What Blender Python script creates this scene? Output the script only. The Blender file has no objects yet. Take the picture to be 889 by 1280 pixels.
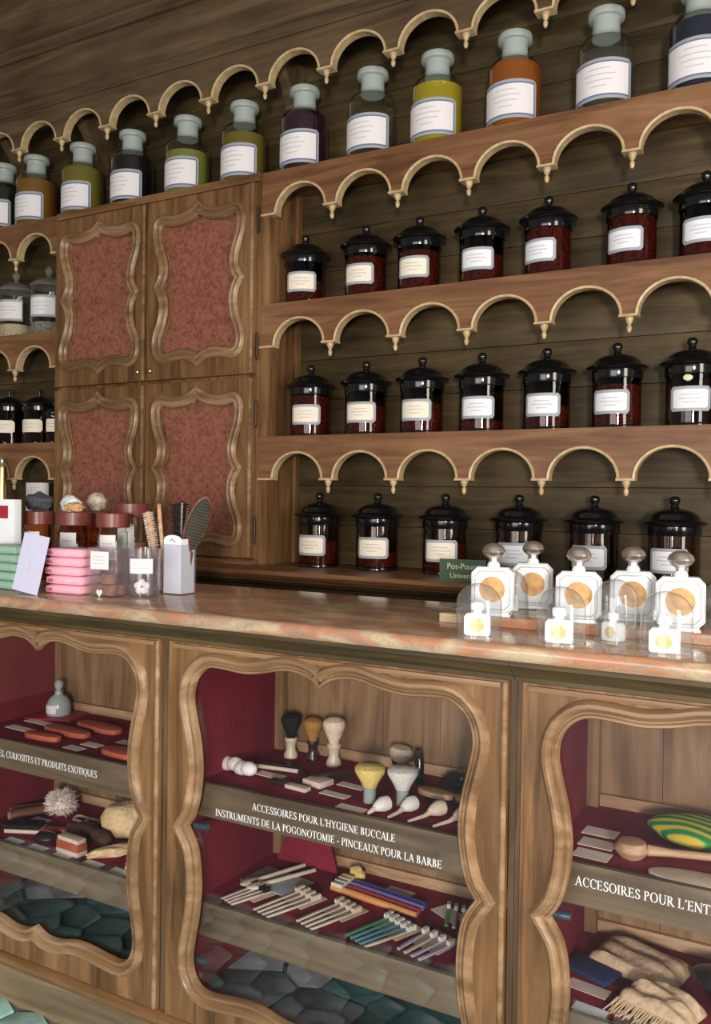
import bpy, bmesh, math, random
from mathutils import Vector, Matrix, noise
R = math.radians
PI = math.pi
sc = bpy.context.scene
COL = sc.collection
random.seed(7)

# ------------------------------------------------------------------ camera
cd = bpy.data.cameras.new('camera')
cam = bpy.data.objects.new('camera', cd)
COL.objects.link(cam)
cd.sensor_fit = 'VERTICAL'
cd.sensor_height = 24.0
cd.lens = 24.0 * 1080 / 1280
cd.clip_start = 0.05
yaw, pit, rol = R(28.82), R(-0.79), R(0.8385)
fw = Vector((-math.sin(yaw) * math.cos(pit), math.cos(yaw) * math.cos(pit), math.sin(pit)))
rt = Vector((math.cos(yaw), math.sin(yaw), 0))
up = rt.cross(fw)
rx = rt * math.cos(rol) + up * math.sin(rol)
ux = -rt * math.sin(rol) + up * math.cos(rol)
Mx = Matrix.Identity(4)
for i in range(3):
    Mx[i][0] = rx[i]
    Mx[i][1] = ux[i]
    Mx[i][2] = -fw[i]
Mx.translation = Vector((0, 0, 1.32))
cam.matrix_world = Mx
sc.camera = cam

# ------------------------------------------------------------------ world, daylight, exposure
w = bpy.data.worlds.new('world')
sc.world = w
w.use_nodes = True
w.node_tree.nodes['Background'].inputs[0].default_value = (0.80, 0.88, 1.0, 1)
w.node_tree.nodes['Background'].inputs[1].default_value = 0.14


def area(name, loc, target, sx, sy, power, col):
    l = bpy.data.lights.new(name, 'AREA')
    l.shape = 'RECTANGLE'
    l.size = sx
    l.size_y = sy
    l.energy = power
    l.color = col
    o = bpy.data.objects.new(name, l)
    COL.objects.link(o)
    o.location = loc
    d = Vector(target) - Vector(loc)
    o.rotation_euler = d.to_track_quat('-Z', 'Y').to_euler()
    return o


area('daylight_side_window', (2.15, 0.35, 1.5), (-1.6, 2.4, 1.1), 0.8, 1.9, 60, (1.0, 0.93, 0.85))
area('daylight_shop_window', (-0.9, -2.3, 1.1), (-1.2, 2.0, 0.7), 2.4, 1.6, 62, (1.0, 0.98, 0.95))
area('daylight_door', (1.05, -2.1, 1.35), (-1.1, 1.9, 0.60), 0.40, 0.6, 150, (1.0, 0.91, 0.80))
sc.view_settings.view_transform = 'Standard'
sc.view_settings.look = 'None'
sc.view_settings.gamma = 1.0
sc.view_settings.use_curve_mapping = False
sc.view_settings.exposure = 0.08
sc.cycles.transparent_max_bounces = 32
sc.cycles.max_bounces = 10

# ------------------------------------------------------------------ materials
MATS = {}


def newmat(name):
    m = bpy.data.materials.new(name)
    m.use_nodes = True
    nt = m.node_tree
    for n in list(nt.nodes):
        nt.nodes.remove(n)
    out = nt.nodes.new('ShaderNodeOutputMaterial')
    MATS[name] = m
    return m, nt, out


def N(nt, t, **kw):
    n = nt.nodes.new(t)
    for k, v in kw.items():
        setattr(n, k, v)
    return n


def ramp(nt, stops):
    r = N(nt, 'ShaderNodeValToRGB')
    e = r.color_ramp.elements
    while len(e) < len(stops):
        e.new(0.5)
    for i, (p, c) in enumerate(stops):
        e[i].position = p
        e[i].color = (*c, 1)
    return r


def wood(name, dark, mid, light, axis='x', rough=0.45, scale=1.0, bump=0.12):
    m, nt, out = newmat(name)
    tc = N(nt, 'ShaderNodeTexCoord')
    mp = N(nt, 'ShaderNodeMapping')
    s = {'x': (1.3, 14, 14), 'z': (14, 14, 1.3), 'y': (14, 1.3, 14)}[axis]
    mp.inputs['Scale'].default_value = [a * scale for a in s]
    nt.links.new(tc.outputs['Object'], mp.inputs['Vector'])
    n1 = N(nt, 'ShaderNodeTexNoise')
    n1.inputs['Scale'].default_value = 1.6
    n1.inputs['Detail'].default_value = 7
    n1.inputs['Roughness'].default_value = 0.62
    n1.inputs['Distortion'].default_value = 0.9
    nt.links.new(mp.outputs[0], n1.inputs['Vector'])
    n2 = N(nt, 'ShaderNodeTexNoise')
    n2.inputs['Scale'].default_value = 2.2
    n2.inputs['Detail'].default_value = 3
    nt.links.new(tc.outputs['Object'], n2.inputs['Vector'])
    ad = N(nt, 'ShaderNodeMath', operation='MULTIPLY_ADD')
    ad.inputs[1].default_value = 0.45
    ad.inputs[2].default_value = -0.22
    nt.links.new(n2.outputs['Fac'], ad.inputs[0])
    sm = N(nt, 'ShaderNodeMath', operation='ADD')
    nt.links.new(n1.outputs['Fac'], sm.inputs[0])
    nt.links.new(ad.outputs[0], sm.inputs[1])
    rp = ramp(nt, [(0.3, dark), (0.52, mid), (0.74, light)])
    nt.links.new(sm.outputs[0], rp.inputs[0])
    b = N(nt, 'ShaderNodeBsdfPrincipled')
    b.inputs['Roughness'].default_value = rough
    b.inputs['Specular IOR Level'].default_value = 0.35
    nt.links.new(rp.outputs[0], b.inputs['Base Color'])
    bp = N(nt, 'ShaderNodeBump')
    bp.inputs['Strength'].default_value = bump
    bp.inputs['Distance'].default_value = 0.004
    nt.links.new(n1.outputs['Fac'], bp.inputs['Height'])
    nt.links.new(bp.outputs[0], b.inputs['Normal'])
    nt.links.new(b.outputs[0], out.inputs[0])
    return m


def plain(name, col, rough=0.5, metal=0.0, spec=0.5, var=0.0, scale=30, bump=0.0, coat=0.0, sheen=0.0):
    m, nt, out = newmat(name)
    b = N(nt, 'ShaderNodeBsdfPrincipled')
    b.inputs['Base Color'].default_value = (*col, 1)
    b.inputs['Roughness'].default_value = rough
    b.inputs['Metallic'].default_value = metal
    b.inputs['Specular IOR Level'].default_value = spec
    b.inputs['Coat Weight'].default_value = coat
    b.inputs['Coat Roughness'].default_value = 0.08
    b.inputs['Sheen Weight'].default_value = sheen
    if var or bump:
        tc = N(nt, 'ShaderNodeTexCoord')
        n = N(nt, 'ShaderNodeTexNoise')
        n.inputs['Scale'].default_value = scale
        n.inputs['Detail'].default_value = 5
        nt.links.new(tc.outputs['Object'], n.inputs['Vector'])
        if var:
            rp = ramp(nt, [(0.3, [c * (1 - var) for c in col]), (0.7, [min(1, c * (1 + var)) for c in col])])
            nt.links.new(n.outputs['Fac'], rp.inputs[0])
            nt.links.new(rp.outputs[0], b.inputs['Base Color'])
        if bump:
            bp = N(nt, 'ShaderNodeBump')
            bp.inputs['Strength'].default_value = bump
            bp.inputs['Distance'].default_value = 0.004
            nt.links.new(n.outputs['Fac'], bp.inputs['Height'])
            nt.links.new(bp.outputs[0], b.inputs['Normal'])
    nt.links.new(b.outputs[0], out.inputs[0])
    return m


def glass(name, tint=(1, 1, 1), f0=0.045, gain=0.9, rough=0.02, haze=0.0, hazecol=(0.8, 0.85, 0.85)):
    m, nt, out = newmat(name)
    lw = N(nt, 'ShaderNodeLayerWeight')
    lw.inputs['Blend'].default_value = 0.5
    pw = N(nt, 'ShaderNodeMath', operation='POWER')
    pw.inputs[1].default_value = 3.5
    nt.links.new(lw.outputs['Facing'], pw.inputs[0])
    ma = N(nt, 'ShaderNodeMath', operation='MULTIPLY_ADD')
    ma.inputs[1].default_value = gain
    ma.inputs[2].default_value = f0
    nt.links.new(pw.outputs[0], ma.inputs[0])
    tr = N(nt, 'ShaderNodeBsdfTransparent')
    tr.inputs[0].default_value = (*tint, 1)
    gl = N(nt, 'ShaderNodeBsdfGlossy')
    gl.inputs['Roughness'].default_value = rough
    src = tr
    if haze:
        df = N(nt, 'ShaderNodeBsdfDiffuse')
        df.inputs[0].default_value = (*hazecol, 1)
        mh = N(nt, 'ShaderNodeMixShader')
        mh.inputs[0].default_value = haze
        nt.links.new(tr.outputs[0], mh.inputs[1])
        nt.links.new(df.outputs[0], mh.inputs[2])
        src = mh
    mx = N(nt, 'ShaderNodeMixShader')
    nt.links.new(ma.outputs[0], mx.inputs[0])
    nt.links.new(src.outputs[0], mx.inputs[1])
    nt.links.new(gl.outputs[0], mx.inputs[2])
    nt.links.new(mx.outputs[0], out.inputs[0])
    return m


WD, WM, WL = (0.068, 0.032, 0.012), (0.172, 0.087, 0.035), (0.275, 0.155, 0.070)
wood('wood_rail', WD, WM, WL, 'x')
wood('wood_stile', WD, WM, WL, 'z')
wood('wood_side', WD, WM, WL, 'z', 0.5)
wood('wood_red_rail', (0.095, 0.038, 0.018), (0.19, 0.090, 0.042), (0.28, 0.150, 0.076), 'x')
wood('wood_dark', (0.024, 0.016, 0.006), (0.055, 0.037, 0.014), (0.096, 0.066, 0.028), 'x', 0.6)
wood('wood_dark_z', (0.035, 0.020, 0.010), (0.085, 0.050, 0.025), (0.14, 0.09, 0.05), 'z', 0.6)
wood('wood_frieze', (0.048, 0.030, 0.015), (0.100, 0.065, 0.034), (0.165, 0.112, 0.064), 'x', 0.55, 0.7)
wood('wood_moulding', (0.11, 0.060, 0.029), (0.24, 0.142, 0.074), (0.41, 0.28, 0.175), 'x', 0.30, 0.6)
wood('wood_case_back', (0.15, 0.08, 0.038), (0.27, 0.16, 0.08), (0.37, 0.235, 0.13), 'z', 0.5)
wood('wood_fascia', (0.09, 0.062, 0.036), (0.165, 0.118, 0.072), (0.25, 0.185, 0.12), 'x', 0.5)
wood('wood_pale', (0.30, 0.17, 0.09), (0.48, 0.30, 0.17), (0.6, 0.42, 0.27), 'x', 0.5, 3)
wood('wood_brown', (0.08, 0.032, 0.018), (0.16, 0.07, 0.04), (0.24, 0.12, 0.07), 'x', 0.45, 3)
plain('gilt_trim', (0.50, 0.37, 0.205), 0.36, 0.0, 0.5, 0.22, 40)
plain('black_gloss', (0.006, 0.006, 0.007), 0.12, 0, 0.6)
plain('bakelite', (0.17, 0.045, 0.036), 0.35, 0, 0.4, 0.25, 12)
plain('red_lining', (0.17, 0.016, 0.028), 0.8, 0, 0.2, 0.18, 10)
plain('red_cloth', (0.235, 0.020, 0.040), 0.9, 0, 0.1, 0.2, 35, 0.15)
plain('paper', (0.78, 0.77, 0.80), 0.75, 0, 0.2)
plain('paper_cool', (0.78, 0.82, 0.89), 0.75, 0, 0.2)
plain('paper_warm', (0.86, 0.79, 0.66), 0.75, 0, 0.2)
plain('card_lilac', (0.60, 0.60, 0.80), 0.7, 0, 0.2)
plain('label_border', (0.34, 0.37, 0.42), 0.55, 0, 0.3)
plain('label_blue', (0.13, 0.16, 0.30), 0.6, 0, 0.3)
plain('ink', (0.56, 0.54, 0.58), 0.8, 0, 0.1)
plain('ink_dark', (0.14, 0.13, 0.2), 0.8, 0, 0.1)
plain('white_print', (0.85, 0.87, 0.92), 0.6, 0, 0.2)
plain('gold_print', (0.62, 0.58, 0.36), 0.5, 0, 0.3)
plain('sign_green', (0.045, 0.085, 0.052), 0.5, 0, 0.3)
plain('silver', (0.86, 0.85, 0.84), 0.30, 1.0)
plain('brass', (0.60, 0.42, 0.20), 0.3, 1.0)
plain('iron', (0.06, 0.045, 0.035), 0.45, 0.7)
plain('steel_blue', (0.10, 0.16, 0.22), 0.35, 0.6)
plain('porcelain', (0.76, 0.79, 0.83), 0.22, 0, 0.5, 0, 10, 0, 0.4)
plain('glass_edge', (0.50, 0.53, 0.57), 0.3)
plain('tan_label', (0.56, 0.32, 0.13), 0.6, 0, 0.3, 0.3, 60)
plain('gold_label', (0.58, 0.45, 0.16), 0.4, 0.2, 0.4, 0.25, 90)
plain('red_label', (0.35, 0.02, 0.04), 0.5)
plain('pumice_dark', (0.075, 0.085, 0.105), 0.9, 0, 0.2, 0.4, 60, 0.9)
plain('pumice_white', (0.62, 0.66, 0.72), 0.9, 0, 0.2, 0.15, 50, 0.6)
plain('sponge_tan', (0.62, 0.37, 0.18), 0.95, 0, 0.1, 0.3, 70, 1.0)
plain('loofah_ball', (0.52, 0.46, 0.38), 0.95, 0, 0.1, 0.35, 60, 1.0)
plain('loofah', (0.84, 0.62, 0.35), 0.95, 0, 0.1, 0.18, 90, 0.8)
plain('linen', (0.62, 0.46, 0.30), 0.95, 0, 0.1, 0.18, 90, 0.6)
plain('mint_wrap', (0.30, 0.50, 0.40), 0.4, 0, 0.4, 0.15, 20, 0.5)
plain('pink_wrap', (0.86, 0.46, 0.57), 0.35, 0, 0.45, 0.12, 20, 0.5)
plain('pink_seal', (0.55, 0.12, 0.24), 0.35, 0, 0.45)
plain('potpourri', (0.16, 0.026, 0.016), 0.8, 0, 0.2, 0.75, 110, 1.0)
plain('grain_pale', (0.48, 0.40, 0.27), 0.8, 0, 0.2, 0.4, 120, 0.8)
plain('grey_leaf', (0.2, 0.2, 0.18), 0.8, 0, 0.2, 0.6, 70, 0.8)
plain('soap_brown', (0.32, 0.15, 0.09), 0.6, 0, 0.3, 0.3, 40, 0.3)
plain('bristle_black', (0.015, 0.013, 0.012), 0.7, 0, 0.2, 0.5, 300, 0.8)
plain('bristle_ochre', (0.38, 0.20, 0.05), 0.8, 0, 0.2, 0.3, 200, 0.8)
plain('bristle_badger', (0.74, 0.62, 0.47), 0.85, 0, 0.2, 0.2, 200, 0.3)
plain('bristle_yellow', (0.80, 0.62, 0.20), 0.85, 0, 0.2, 0.2, 150, 0.8)
plain('bristle_pale', (0.74, 0.74, 0.66), 0.85, 0, 0.2, 0.15, 150, 0.8)
plain('ivory', (0.68, 0.58, 0.44), 0.35, 0, 0.5, 0.08)
plain('horn_dark', (0.03, 0.02, 0.017), 0.25)
plain('root_brown', (0.085, 0.045, 0.035), 0.7, 0, 0.2, 0.4, 30, 0.8)
plain('bone', (0.70, 0.60, 0.50), 0.45, 0, 0.4, 0.1)
plain('terracotta', (0.48, 0.115, 0.065), 0.6, 0, 0.3, 0.2, 30, 0.2)
plain('fluff', (0.85, 0.75, 0.68), 1.0, 0, 0.1)
plain('cotton', (0.85, 0.85, 0.82), 0.9, 0, 0.1, 0, 60, 0.3)
plain('plastic_blue', (0.035, 0.06, 0.38), 0.3)
plain('plastic_violet', (0.27, 0.20, 0.55), 0.3)
plain('plastic_red', (0.5, 0.05, 0.06), 0.3)
plain('plastic_orange', (0.80, 0.36, 0.12), 0.3)
plain('plastic_green', (0.07, 0.34, 0.12), 0.3)
plain('plastic_teal', (0.12, 0.30, 0.36), 0.3)
plain('plastic_clear', (0.55, 0.45, 0.60), 0.25)
plain('navy_cloth', (0.02, 0.035, 0.11), 0.8)
plain('cushion_black', (0.02, 0.02, 0.018), 0.7)
plain('plaster', (0.34, 0.29, 0.24), 0.9, 0, 0.2, 0.1, 6)
plain('joint_dark', (0.022, 0.036, 0.044), 0.9, 0, 0.2)
plain('reflected_stone_lilac', (0.30, 0.27, 0.31), 0.75, 0, 0.3, 0.35, 22, 0.5)  # colours of the paving mirrored in the cabinet glass, used on solid slabs
plain('reflected_stone_teal', (0.045, 0.100, 0.125), 0.55, 0, 0.4, 0.3, 18, 0.25)
plain('tile_sky_tint', (0.42, 0.76, 0.74), 0.22, 0, 0.5, 0.18, 26, 0.3)  # turquoise of the reflected sky is put into the tile colour
plain('tile_joint', (0.16, 0.20, 0.24), 0.85, 0, 0.2)
glass('glass_clear', (0.94, 0.96, 0.95), 0.05, 1.15, 0.02)
glass('glass_lid', (0.9, 0.92, 0.9), 0.08, 0.9, 0.04, 0.10)
glass('glass_jar', (0.50, 0.40, 0.35), 0.05)
glass('glass_dark', (0.22, 0.18, 0.16), 0.05)
glass('glass_pane', (0.96, 0.96, 0.97), 0.035, 0.5, 0.01)
glass('glass_dome', (0.95, 0.96, 0.97), 0.06, 0.8, 0.03, 0.055)
glass('acrylic', (0.95, 0.95, 0.97), 0.06, 0.8, 0.05, 0.035, (0.8, 0.75, 0.8))
glass('frosted', (0.55, 0.62, 0.60), 0.05, 0.5, 0.25, 0.62, (0.55, 0.64, 0.62))
LIQ = {'amber': (0.62, 0.34, 0.06), 'olive': (0.55, 0.46, 0.10), 'lime': (0.62, 0.66, 0.16), 'gold': (0.50, 0.40, 0.07),
       'yellow': (0.95, 0.80, 0.05), 'orange': (0.80, 0.26, 0.04), 'water': (0.90, 0.94, 0.92)}
for k, c in LIQ.items():
    glass('liquid_' + k, c, 0.02, 0.3, 0.02, 0.27 if k != 'water' else 0.02, c)
plain('liquid_black', (0.006, 0.004, 0.008), 0.08)
plain('liquid_plum', (0.022, 0.006, 0.016), 0.08)
plain('liquid_navy', (0.006, 0.014, 0.034), 0.08)
plain('liquid_green', (0.008, 0.016, 0.008), 0.08)


def burl():
    m, nt, out = newmat('burl')
    tc = N(nt, 'ShaderNodeTexCoord')
    n1 = N(nt, 'ShaderNodeTexNoise')
    n1.inputs['Scale'].default_value = 38
    n1.inputs['Detail'].default_value = 6
    n1.inputs['Roughness'].default_value = 0.7
    n1.inputs['Distortion'].default_value = 1.2
    v = N(nt, 'ShaderNodeTexVoronoi')
    v.inputs['Scale'].default_value = 60
    nt.links.new(tc.outputs['Object'], n1.inputs['Vector'])
    nt.links.new(n1.outputs['Color'], v.inputs['Vector'])
    nt.links.new(tc.outputs['Object'], v.inputs['Vector'])
    rp = ramp(nt, [(0.25, (0.085, 0.024, 0.016)), (0.5, (0.175, 0.056, 0.036)), (0.72, (0.285, 0.110, 0.075))])
    mxx = N(nt, 'ShaderNodeMath', operation='MULTIPLY_ADD')
    mxx.inputs[1].default_value = 0.25
    nt.links.new(v.outputs['Distance'], mxx.inputs[0])
    nt.links.new(n1.outputs['Fac'], mxx.inputs[2])
    nt.links.new(mxx.outputs[0], rp.inputs[0])
    b = N(nt, 'ShaderNodeBsdfPrincipled')
    b.inputs['Roughness'].default_value = 0.42
    nt.links.new(rp.outputs[0], b.inputs['Base Color'])
    nt.links.new(b.outputs[0], out.inputs[0])


def marble():
    m, nt, out = newmat('marble')
    tc = N(nt, 'ShaderNodeTexCoord')
    mp = N(nt, 'ShaderNodeMapping')
    mp.inputs['Scale'].default_value = (0.6, 1.7, 1)
    nt.links.new(tc.outputs['Object'], mp.inputs[0])
    n1 = N(nt, 'ShaderNodeTexNoise')
    n1.inputs['Scale'].default_value = 7
    n1.inputs['Detail'].default_value = 8
    n1.inputs['Roughness'].default_value = 0.6
    n1.inputs['Distortion'].default_value = 1.6
    nt.links.new(mp.outputs[0], n1.inputs[0])
    rp = ramp(nt, [(0.28, (0.15, 0.12, 0.09)), (0.40, (0.33, 0.22, 0.16)), (0.47, (0.44, 0.20, 0.11)),
                   (0.55, (0.42, 0.30, 0.215)), (0.63, (0.50, 0.39, 0.25)), (0.76, (0.30, 0.25, 0.19))])
    nt.links.new(n1.outputs['Fac'], rp.inputs[0])
    n2 = N(nt, 'ShaderNodeTexNoise')
    n2.inputs['Scale'].default_value = 11
    n2.inputs['Detail'].default_value = 9
    n2.inputs['Distortion'].default_value = 2.5
    nt.links.new(tc.outputs['Object'], n2.inputs[0])
    vr = ramp(nt, [(0.465, (0, 0, 0)), (0.495, (1, 1, 1)), (0.525, (0, 0, 0))])
    nt.links.new(n2.outputs['Fac'], vr.inputs[0])
    mx = N(nt, 'ShaderNodeMixRGB')
    mx.inputs['Color2'].default_value = (0.15, 0.12, 0.09, 1)
    ml = N(nt, 'ShaderNodeMath', operation='MULTIPLY')
    ml.inputs[1].default_value = 0.28
    nt.links.new(vr.outputs[0], ml.inputs[0])
    nt.links.new(ml.outputs[0], mx.inputs[0])
    nt.links.new(rp.outputs[0], mx.inputs[1])
    b = N(nt, 'ShaderNodeBsdfPrincipled')
    b.inputs['Roughness'].default_value = 0.16
    b.inputs['Specular IOR Level'].default_value = 0.55
    nt.links.new(mx.outputs[0], b.inputs['Base Color'])
    nt.links.new(b.outputs[0], out.inputs[0])


def stripes():
    m, nt, out = newmat('stripe_knit')
    tc = N(nt, 'ShaderNodeTexCoord')
    wv = N(nt, 'ShaderNodeTexWave')
    wv.bands_direction = 'Y'
    wv.inputs['Scale'].default_value = 16
    wv.inputs['Distortion'].default_value = 0.6
    nt.links.new(tc.outputs['Object'], wv.inputs[0])
    rp = ramp(nt, [(0.2, (0.02, 0.22, 0.06)), (0.5, (0.08, 0.42, 0.08)), (0.65, (0.45, 0.62, 0.08)), (0.9, (0.78, 0.50, 0.05))])
    nt.links.new(wv.outputs['Fac'], rp.inputs[0])
    b = N(nt, 'ShaderNodeBsdfPrincipled')
    b.inputs['Roughness'].default_value = 0.9
    nt.links.new(rp.outputs[0], b.inputs['Base Color'])
    nt.links.new(b.outputs[0], out.inputs[0])


burl()
marble()
stripes()


# ------------------------------------------------------------------ mesh helpers
class MB:
    def __init__(self):
        self.v, self.f, self.m = [], [], []

    def add(self, vs, fs, m=0, M=None):
        o = len(self.v)
        for p in vs:
            p = Vector(p)
            self.v.append(tuple(M @ p) if M is not None else tuple(p))
        for f in fs:
            self.f.append([i + o for i in f])
            self.m.append(m)
        return self

    def box(self, x0, x1, y0, y1, z0, z1, m=0, M=None):
        vs = [(x, y, z) for z in (z0, z1) for y in (y0, y1) for x in (x0, x1)]
        return self.add(vs, [(0, 2, 3, 1), (4, 5, 7, 6), (0, 1, 5, 4), (2, 6, 7, 3), (0, 4, 6, 2), (1, 3, 7, 5)], m, M)

    def lathe(self, prof, seg=24, m=0, M=None, c=(0, 0, 0)):
        vs, fs = [], []
        rings = []
        for r, z in prof:
            if r < 1e-6:
                rings.append([len(vs)])
                vs.append((c[0], c[1], c[2] + z))
            else:
                b = len(vs)
                for i in range(seg):
                    a = 2 * PI * i / seg
                    vs.append((c[0] + r * math.cos(a), c[1] + r * math.sin(a), c[2] + z))
                rings.append(list(range(b, b + seg)))
        for A, B in zip(rings[:-1], rings[1:]):
            if len(A) == 1 and len(B) == 1:
                continue
            for i in range(seg):
                j = (i + 1) % seg
                if len(A) == 1:
                    fs.append((A[0], B[j], B[i]))
                elif len(B) == 1:
                    fs.append((A[i], A[j], B[0]))
                else:
                    fs.append((A[i], A[j], B[j], B[i]))
        return self.add(vs, fs, m, M)

    def tube(self, pts, rad, seg=8, m=0, M=None, flat=1.0):
        pts = [Vector(p) for p in pts]
        if not isinstance(rad, (list, tuple)):
            rad = [rad] * len(pts)
        vs, fs = [], []
        ref = None
        for i, p in enumerate(pts):
            t = (pts[min(i + 1, len(pts) - 1)] - pts[max(i - 1, 0)]).normalized()
            if ref is None:
                ref = Vector((0, 0, 1)) if abs(t.z) < 0.9 else Vector((1, 0, 0))
            a = t.cross(ref).normalized()
            b = a.cross(t).normalized()
            ref = b
            for k in range(seg):
                g = 2 * PI * k / seg
                vs.append(p + (a * math.cos(g) + b * math.sin(g) * flat) * rad[i])
        n = len(pts)
        for i in range(n - 1):
            for k in range(seg):
                j = (k + 1) % seg
                fs.append((i * seg + k, i * seg + j, (i + 1) * seg + j, (i + 1) * seg + k))
        fs.append(list(range(seg))[::-1])
        fs.append([(n - 1) * seg + k for k in range(seg)])
        return self.add(vs, fs, m, M)

    def prism(self, poly, d0, d1, m=0, M=None, plane='xz'):
        n = len(poly)
        if plane == 'xz':
            mk = lambda p, d: (p[0], d, p[1])
        elif plane == 'xy':
            mk = lambda p, d: (p[0], p[1], d)
        else:
            mk = lambda p, d: (d, p[0], p[1])
        vs = [mk(p, d0) for p in poly] + [mk(p, d1) for p in poly]
        fs = [list(range(n)), list(range(n, 2 * n))[::-1]]
        for i in range(n):
            j = (i + 1) % n
            fs.append((i, i + n, j + n, j))
        return self.add(vs, fs, m, M)

    def patch(self, r, a0, a1, z0, z1, m=0, n=14, th=0.0008, corner=0.0):
        """a curved label on a cylinder of radius r round the local Z axis, its middle facing -Y"""
        vs, fs = [], []
        for rr in (r, r + th):
            for i in range(n + 1):
                a = a0 + (a1 - a0) * i / n - PI / 2
                e = min(i, n - i)
                dz = corner if e == 0 else 0
                for z in (z0 + dz, z1 - dz):
                    vs.append((rr * math.cos(a), rr * math.sin(a), z))
        o = 2 * (n + 1)
        for i in range(n):
            fs.append((o + 2 * i, o + 2 * i + 2, o + 2 * i + 3, o + 2 * i + 1))
            fs.append((2 * i, 2 * i + 1, 2 * i + 3, 2 * i + 2))
            fs.append((2 * i + 1, o + 2 * i + 1, o + 2 * i + 3, 2 * i + 3))
            fs.append((2 * i, 2 * i + 2, o + 2 * i + 2, o + 2 * i))
        return self.add(vs, fs, m)

    def blob(self, rad, amp=0.1, freq=2.0, sub=3, m=0, M=None, seed=0, zmin=None):
        bm = bmesh.new()
        bmesh.ops.create_icosphere(bm, subdivisions=sub, radius=1)
        vs = []
        for v in bm.verts:
            d = 1 + amp * noise.noise(v.co * freq + Vector((seed * 7.3, seed * 3.1, seed)))
            z = v.co.z
            if zmin is not None:
                z = max(z, zmin)
            vs.append((v.co.x * d * rad[0], v.co.y * d * rad[1], z * d * rad[2] if z != zmin else zmin * rad[2]))
        fs = [[v.index for v in f.verts] for f in bm.faces]
        bm.free()
        return self.add(vs, fs, m, M)

    def build(self, name, mats, parent=None, bevel=0, angle=38, **props):
        me = bpy.data.meshes.new(name)
        me.from_pydata(self.v, [], self.f)
        if isinstance(mats, str):
            mats = [mats]
        for k in mats:
            me.materials.append(MATS[k])
        me.polygons.foreach_set('material_index', self.m)
        bm = bmesh.new()
        bm.from_mesh(me)
        bmesh.ops.recalc_face_normals(bm, faces=bm.faces)
        if bevel:
            bmesh.ops.bevel(bm, geom=list(bm.edges), offset=bevel, segments=2, profile=0.6, affect='EDGES', clamp_overlap=True)
        bm.to_mesh(me)
        bm.free()
        me.shade_smooth()
        me.set_sharp_from_angle(angle=R(angle))
        o = bpy.data.objects.new(name, me)
        COL.objects.link(o)
        if parent is not None:
            o.parent = parent
        for k, v in props.items():
            o[k] = v
        return o


def tag(o, label=None, cat=None, group=None, kind=None):
    if label:
        o['label'] = label
    if cat:
        o['category'] = cat
    if group:
        o['group'] = group
    if kind:
        o['kind'] = kind
    return o


def thing(name, label, cat, loc=(0, 0, 0), rz=0, group=None):
    o = bpy.data.objects.new(name, None)
    o.empty_display_size = 0.05
    COL.objects.link(o)
    o.location = loc
    o.rotation_euler = (0, 0, rz)
    return tag(o, label, cat, group)


def one(name, mb, mats, label, cat, loc=(0, 0, 0), rz=0, group=None, bevel=0, rot=None, angle=38):
    o = mb.build(name, mats, None, bevel, angle)
    o.location = loc
    o.rotation_euler = rot if rot else (0, 0, rz)
    return tag(o, label, cat, group)


def copy_tree(o, parent=None):
    c = o.copy()
    COL.objects.link(c)
    if parent is not None:
        c.parent = parent
    for ch in list(o.children):
        copy_tree(ch, c)
    return c


class Frame:
    """fixed furniture: an Empty at its base, parts modelled where they stand"""
    def __init__(self, name, label, cat, loc):
        self.e = thing(name, label, cat, loc)
        self.loc = Vector(loc)

    def part(self, name, mb, mats, bevel=0, **props):
        o = mb.build(name, mats, self.e, bevel, **props)
        o.location = -self.loc
        return o


def B(x0, x1, y0, y1, z0, z1):
    return MB().box(x0, x1, y0, y1, z0, z1)


ORD = ['first', 'second', 'third', 'fourth', 'fifth', 'sixth', 'seventh', 'eighth', 'ninth', 'tenth', 'eleventh', 'twelfth']


def catmull(pts, n):
    out = []
    for i in range(len(pts) - 1):
        p0 = pts[max(i - 1, 0)]
        p1, p2 = pts[i], pts[i + 1]
        p3 = pts[min(i + 2, len(pts) - 1)]
        for k in range(n):
            t = k / n
            out.append(tuple(0.5 * (2 * p1[j] + (p2[j] - p0[j]) * t + (2 * p0[j] - 5 * p1[j] + 4 * p2[j] - p3[j]) * t * t +
                                    (3 * p1[j] - p0[j] - 3 * p2[j] + p3[j]) * t ** 3) for j in (0, 1)))
    out.append(tuple(pts[-1]))
    return out


def half_to_loop(half, cx, cz, n=3):
    """half: lists of points between cusps down the right side (x>=0), top to bottom -> closed loop"""
    right = []
    for seg in half:
        s = catmull(seg, n)
        right += s if not right else s[1:]
    left = [(-x, z) for x, z in right[::-1]][1:-1]
    return [(cx + x, cz + z) for x, z in right + left]


def normals(path, closed):
    n = len(path)
    out = []
    for i in range(n):
        a = Vector(path[(i - 1) % n]) if closed or i else None
        b = Vector(path[i])
        c = Vector(path[(i + 1) % n]) if closed or i < n - 1 else None
        ns = []
        if a is not None:
            d = (b - a).normalized()
            ns.append(Vector((-d.y, d.x)))
        if c is not None:
            d = (c - b).normalized()
            ns.append(Vector((-d.y, d.x)))
        s = sum(ns, Vector((0, 0))).normalized()
        k = 1 / max(0.55, s.dot(ns[0]))
        out.append(s * k)
    return out


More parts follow.
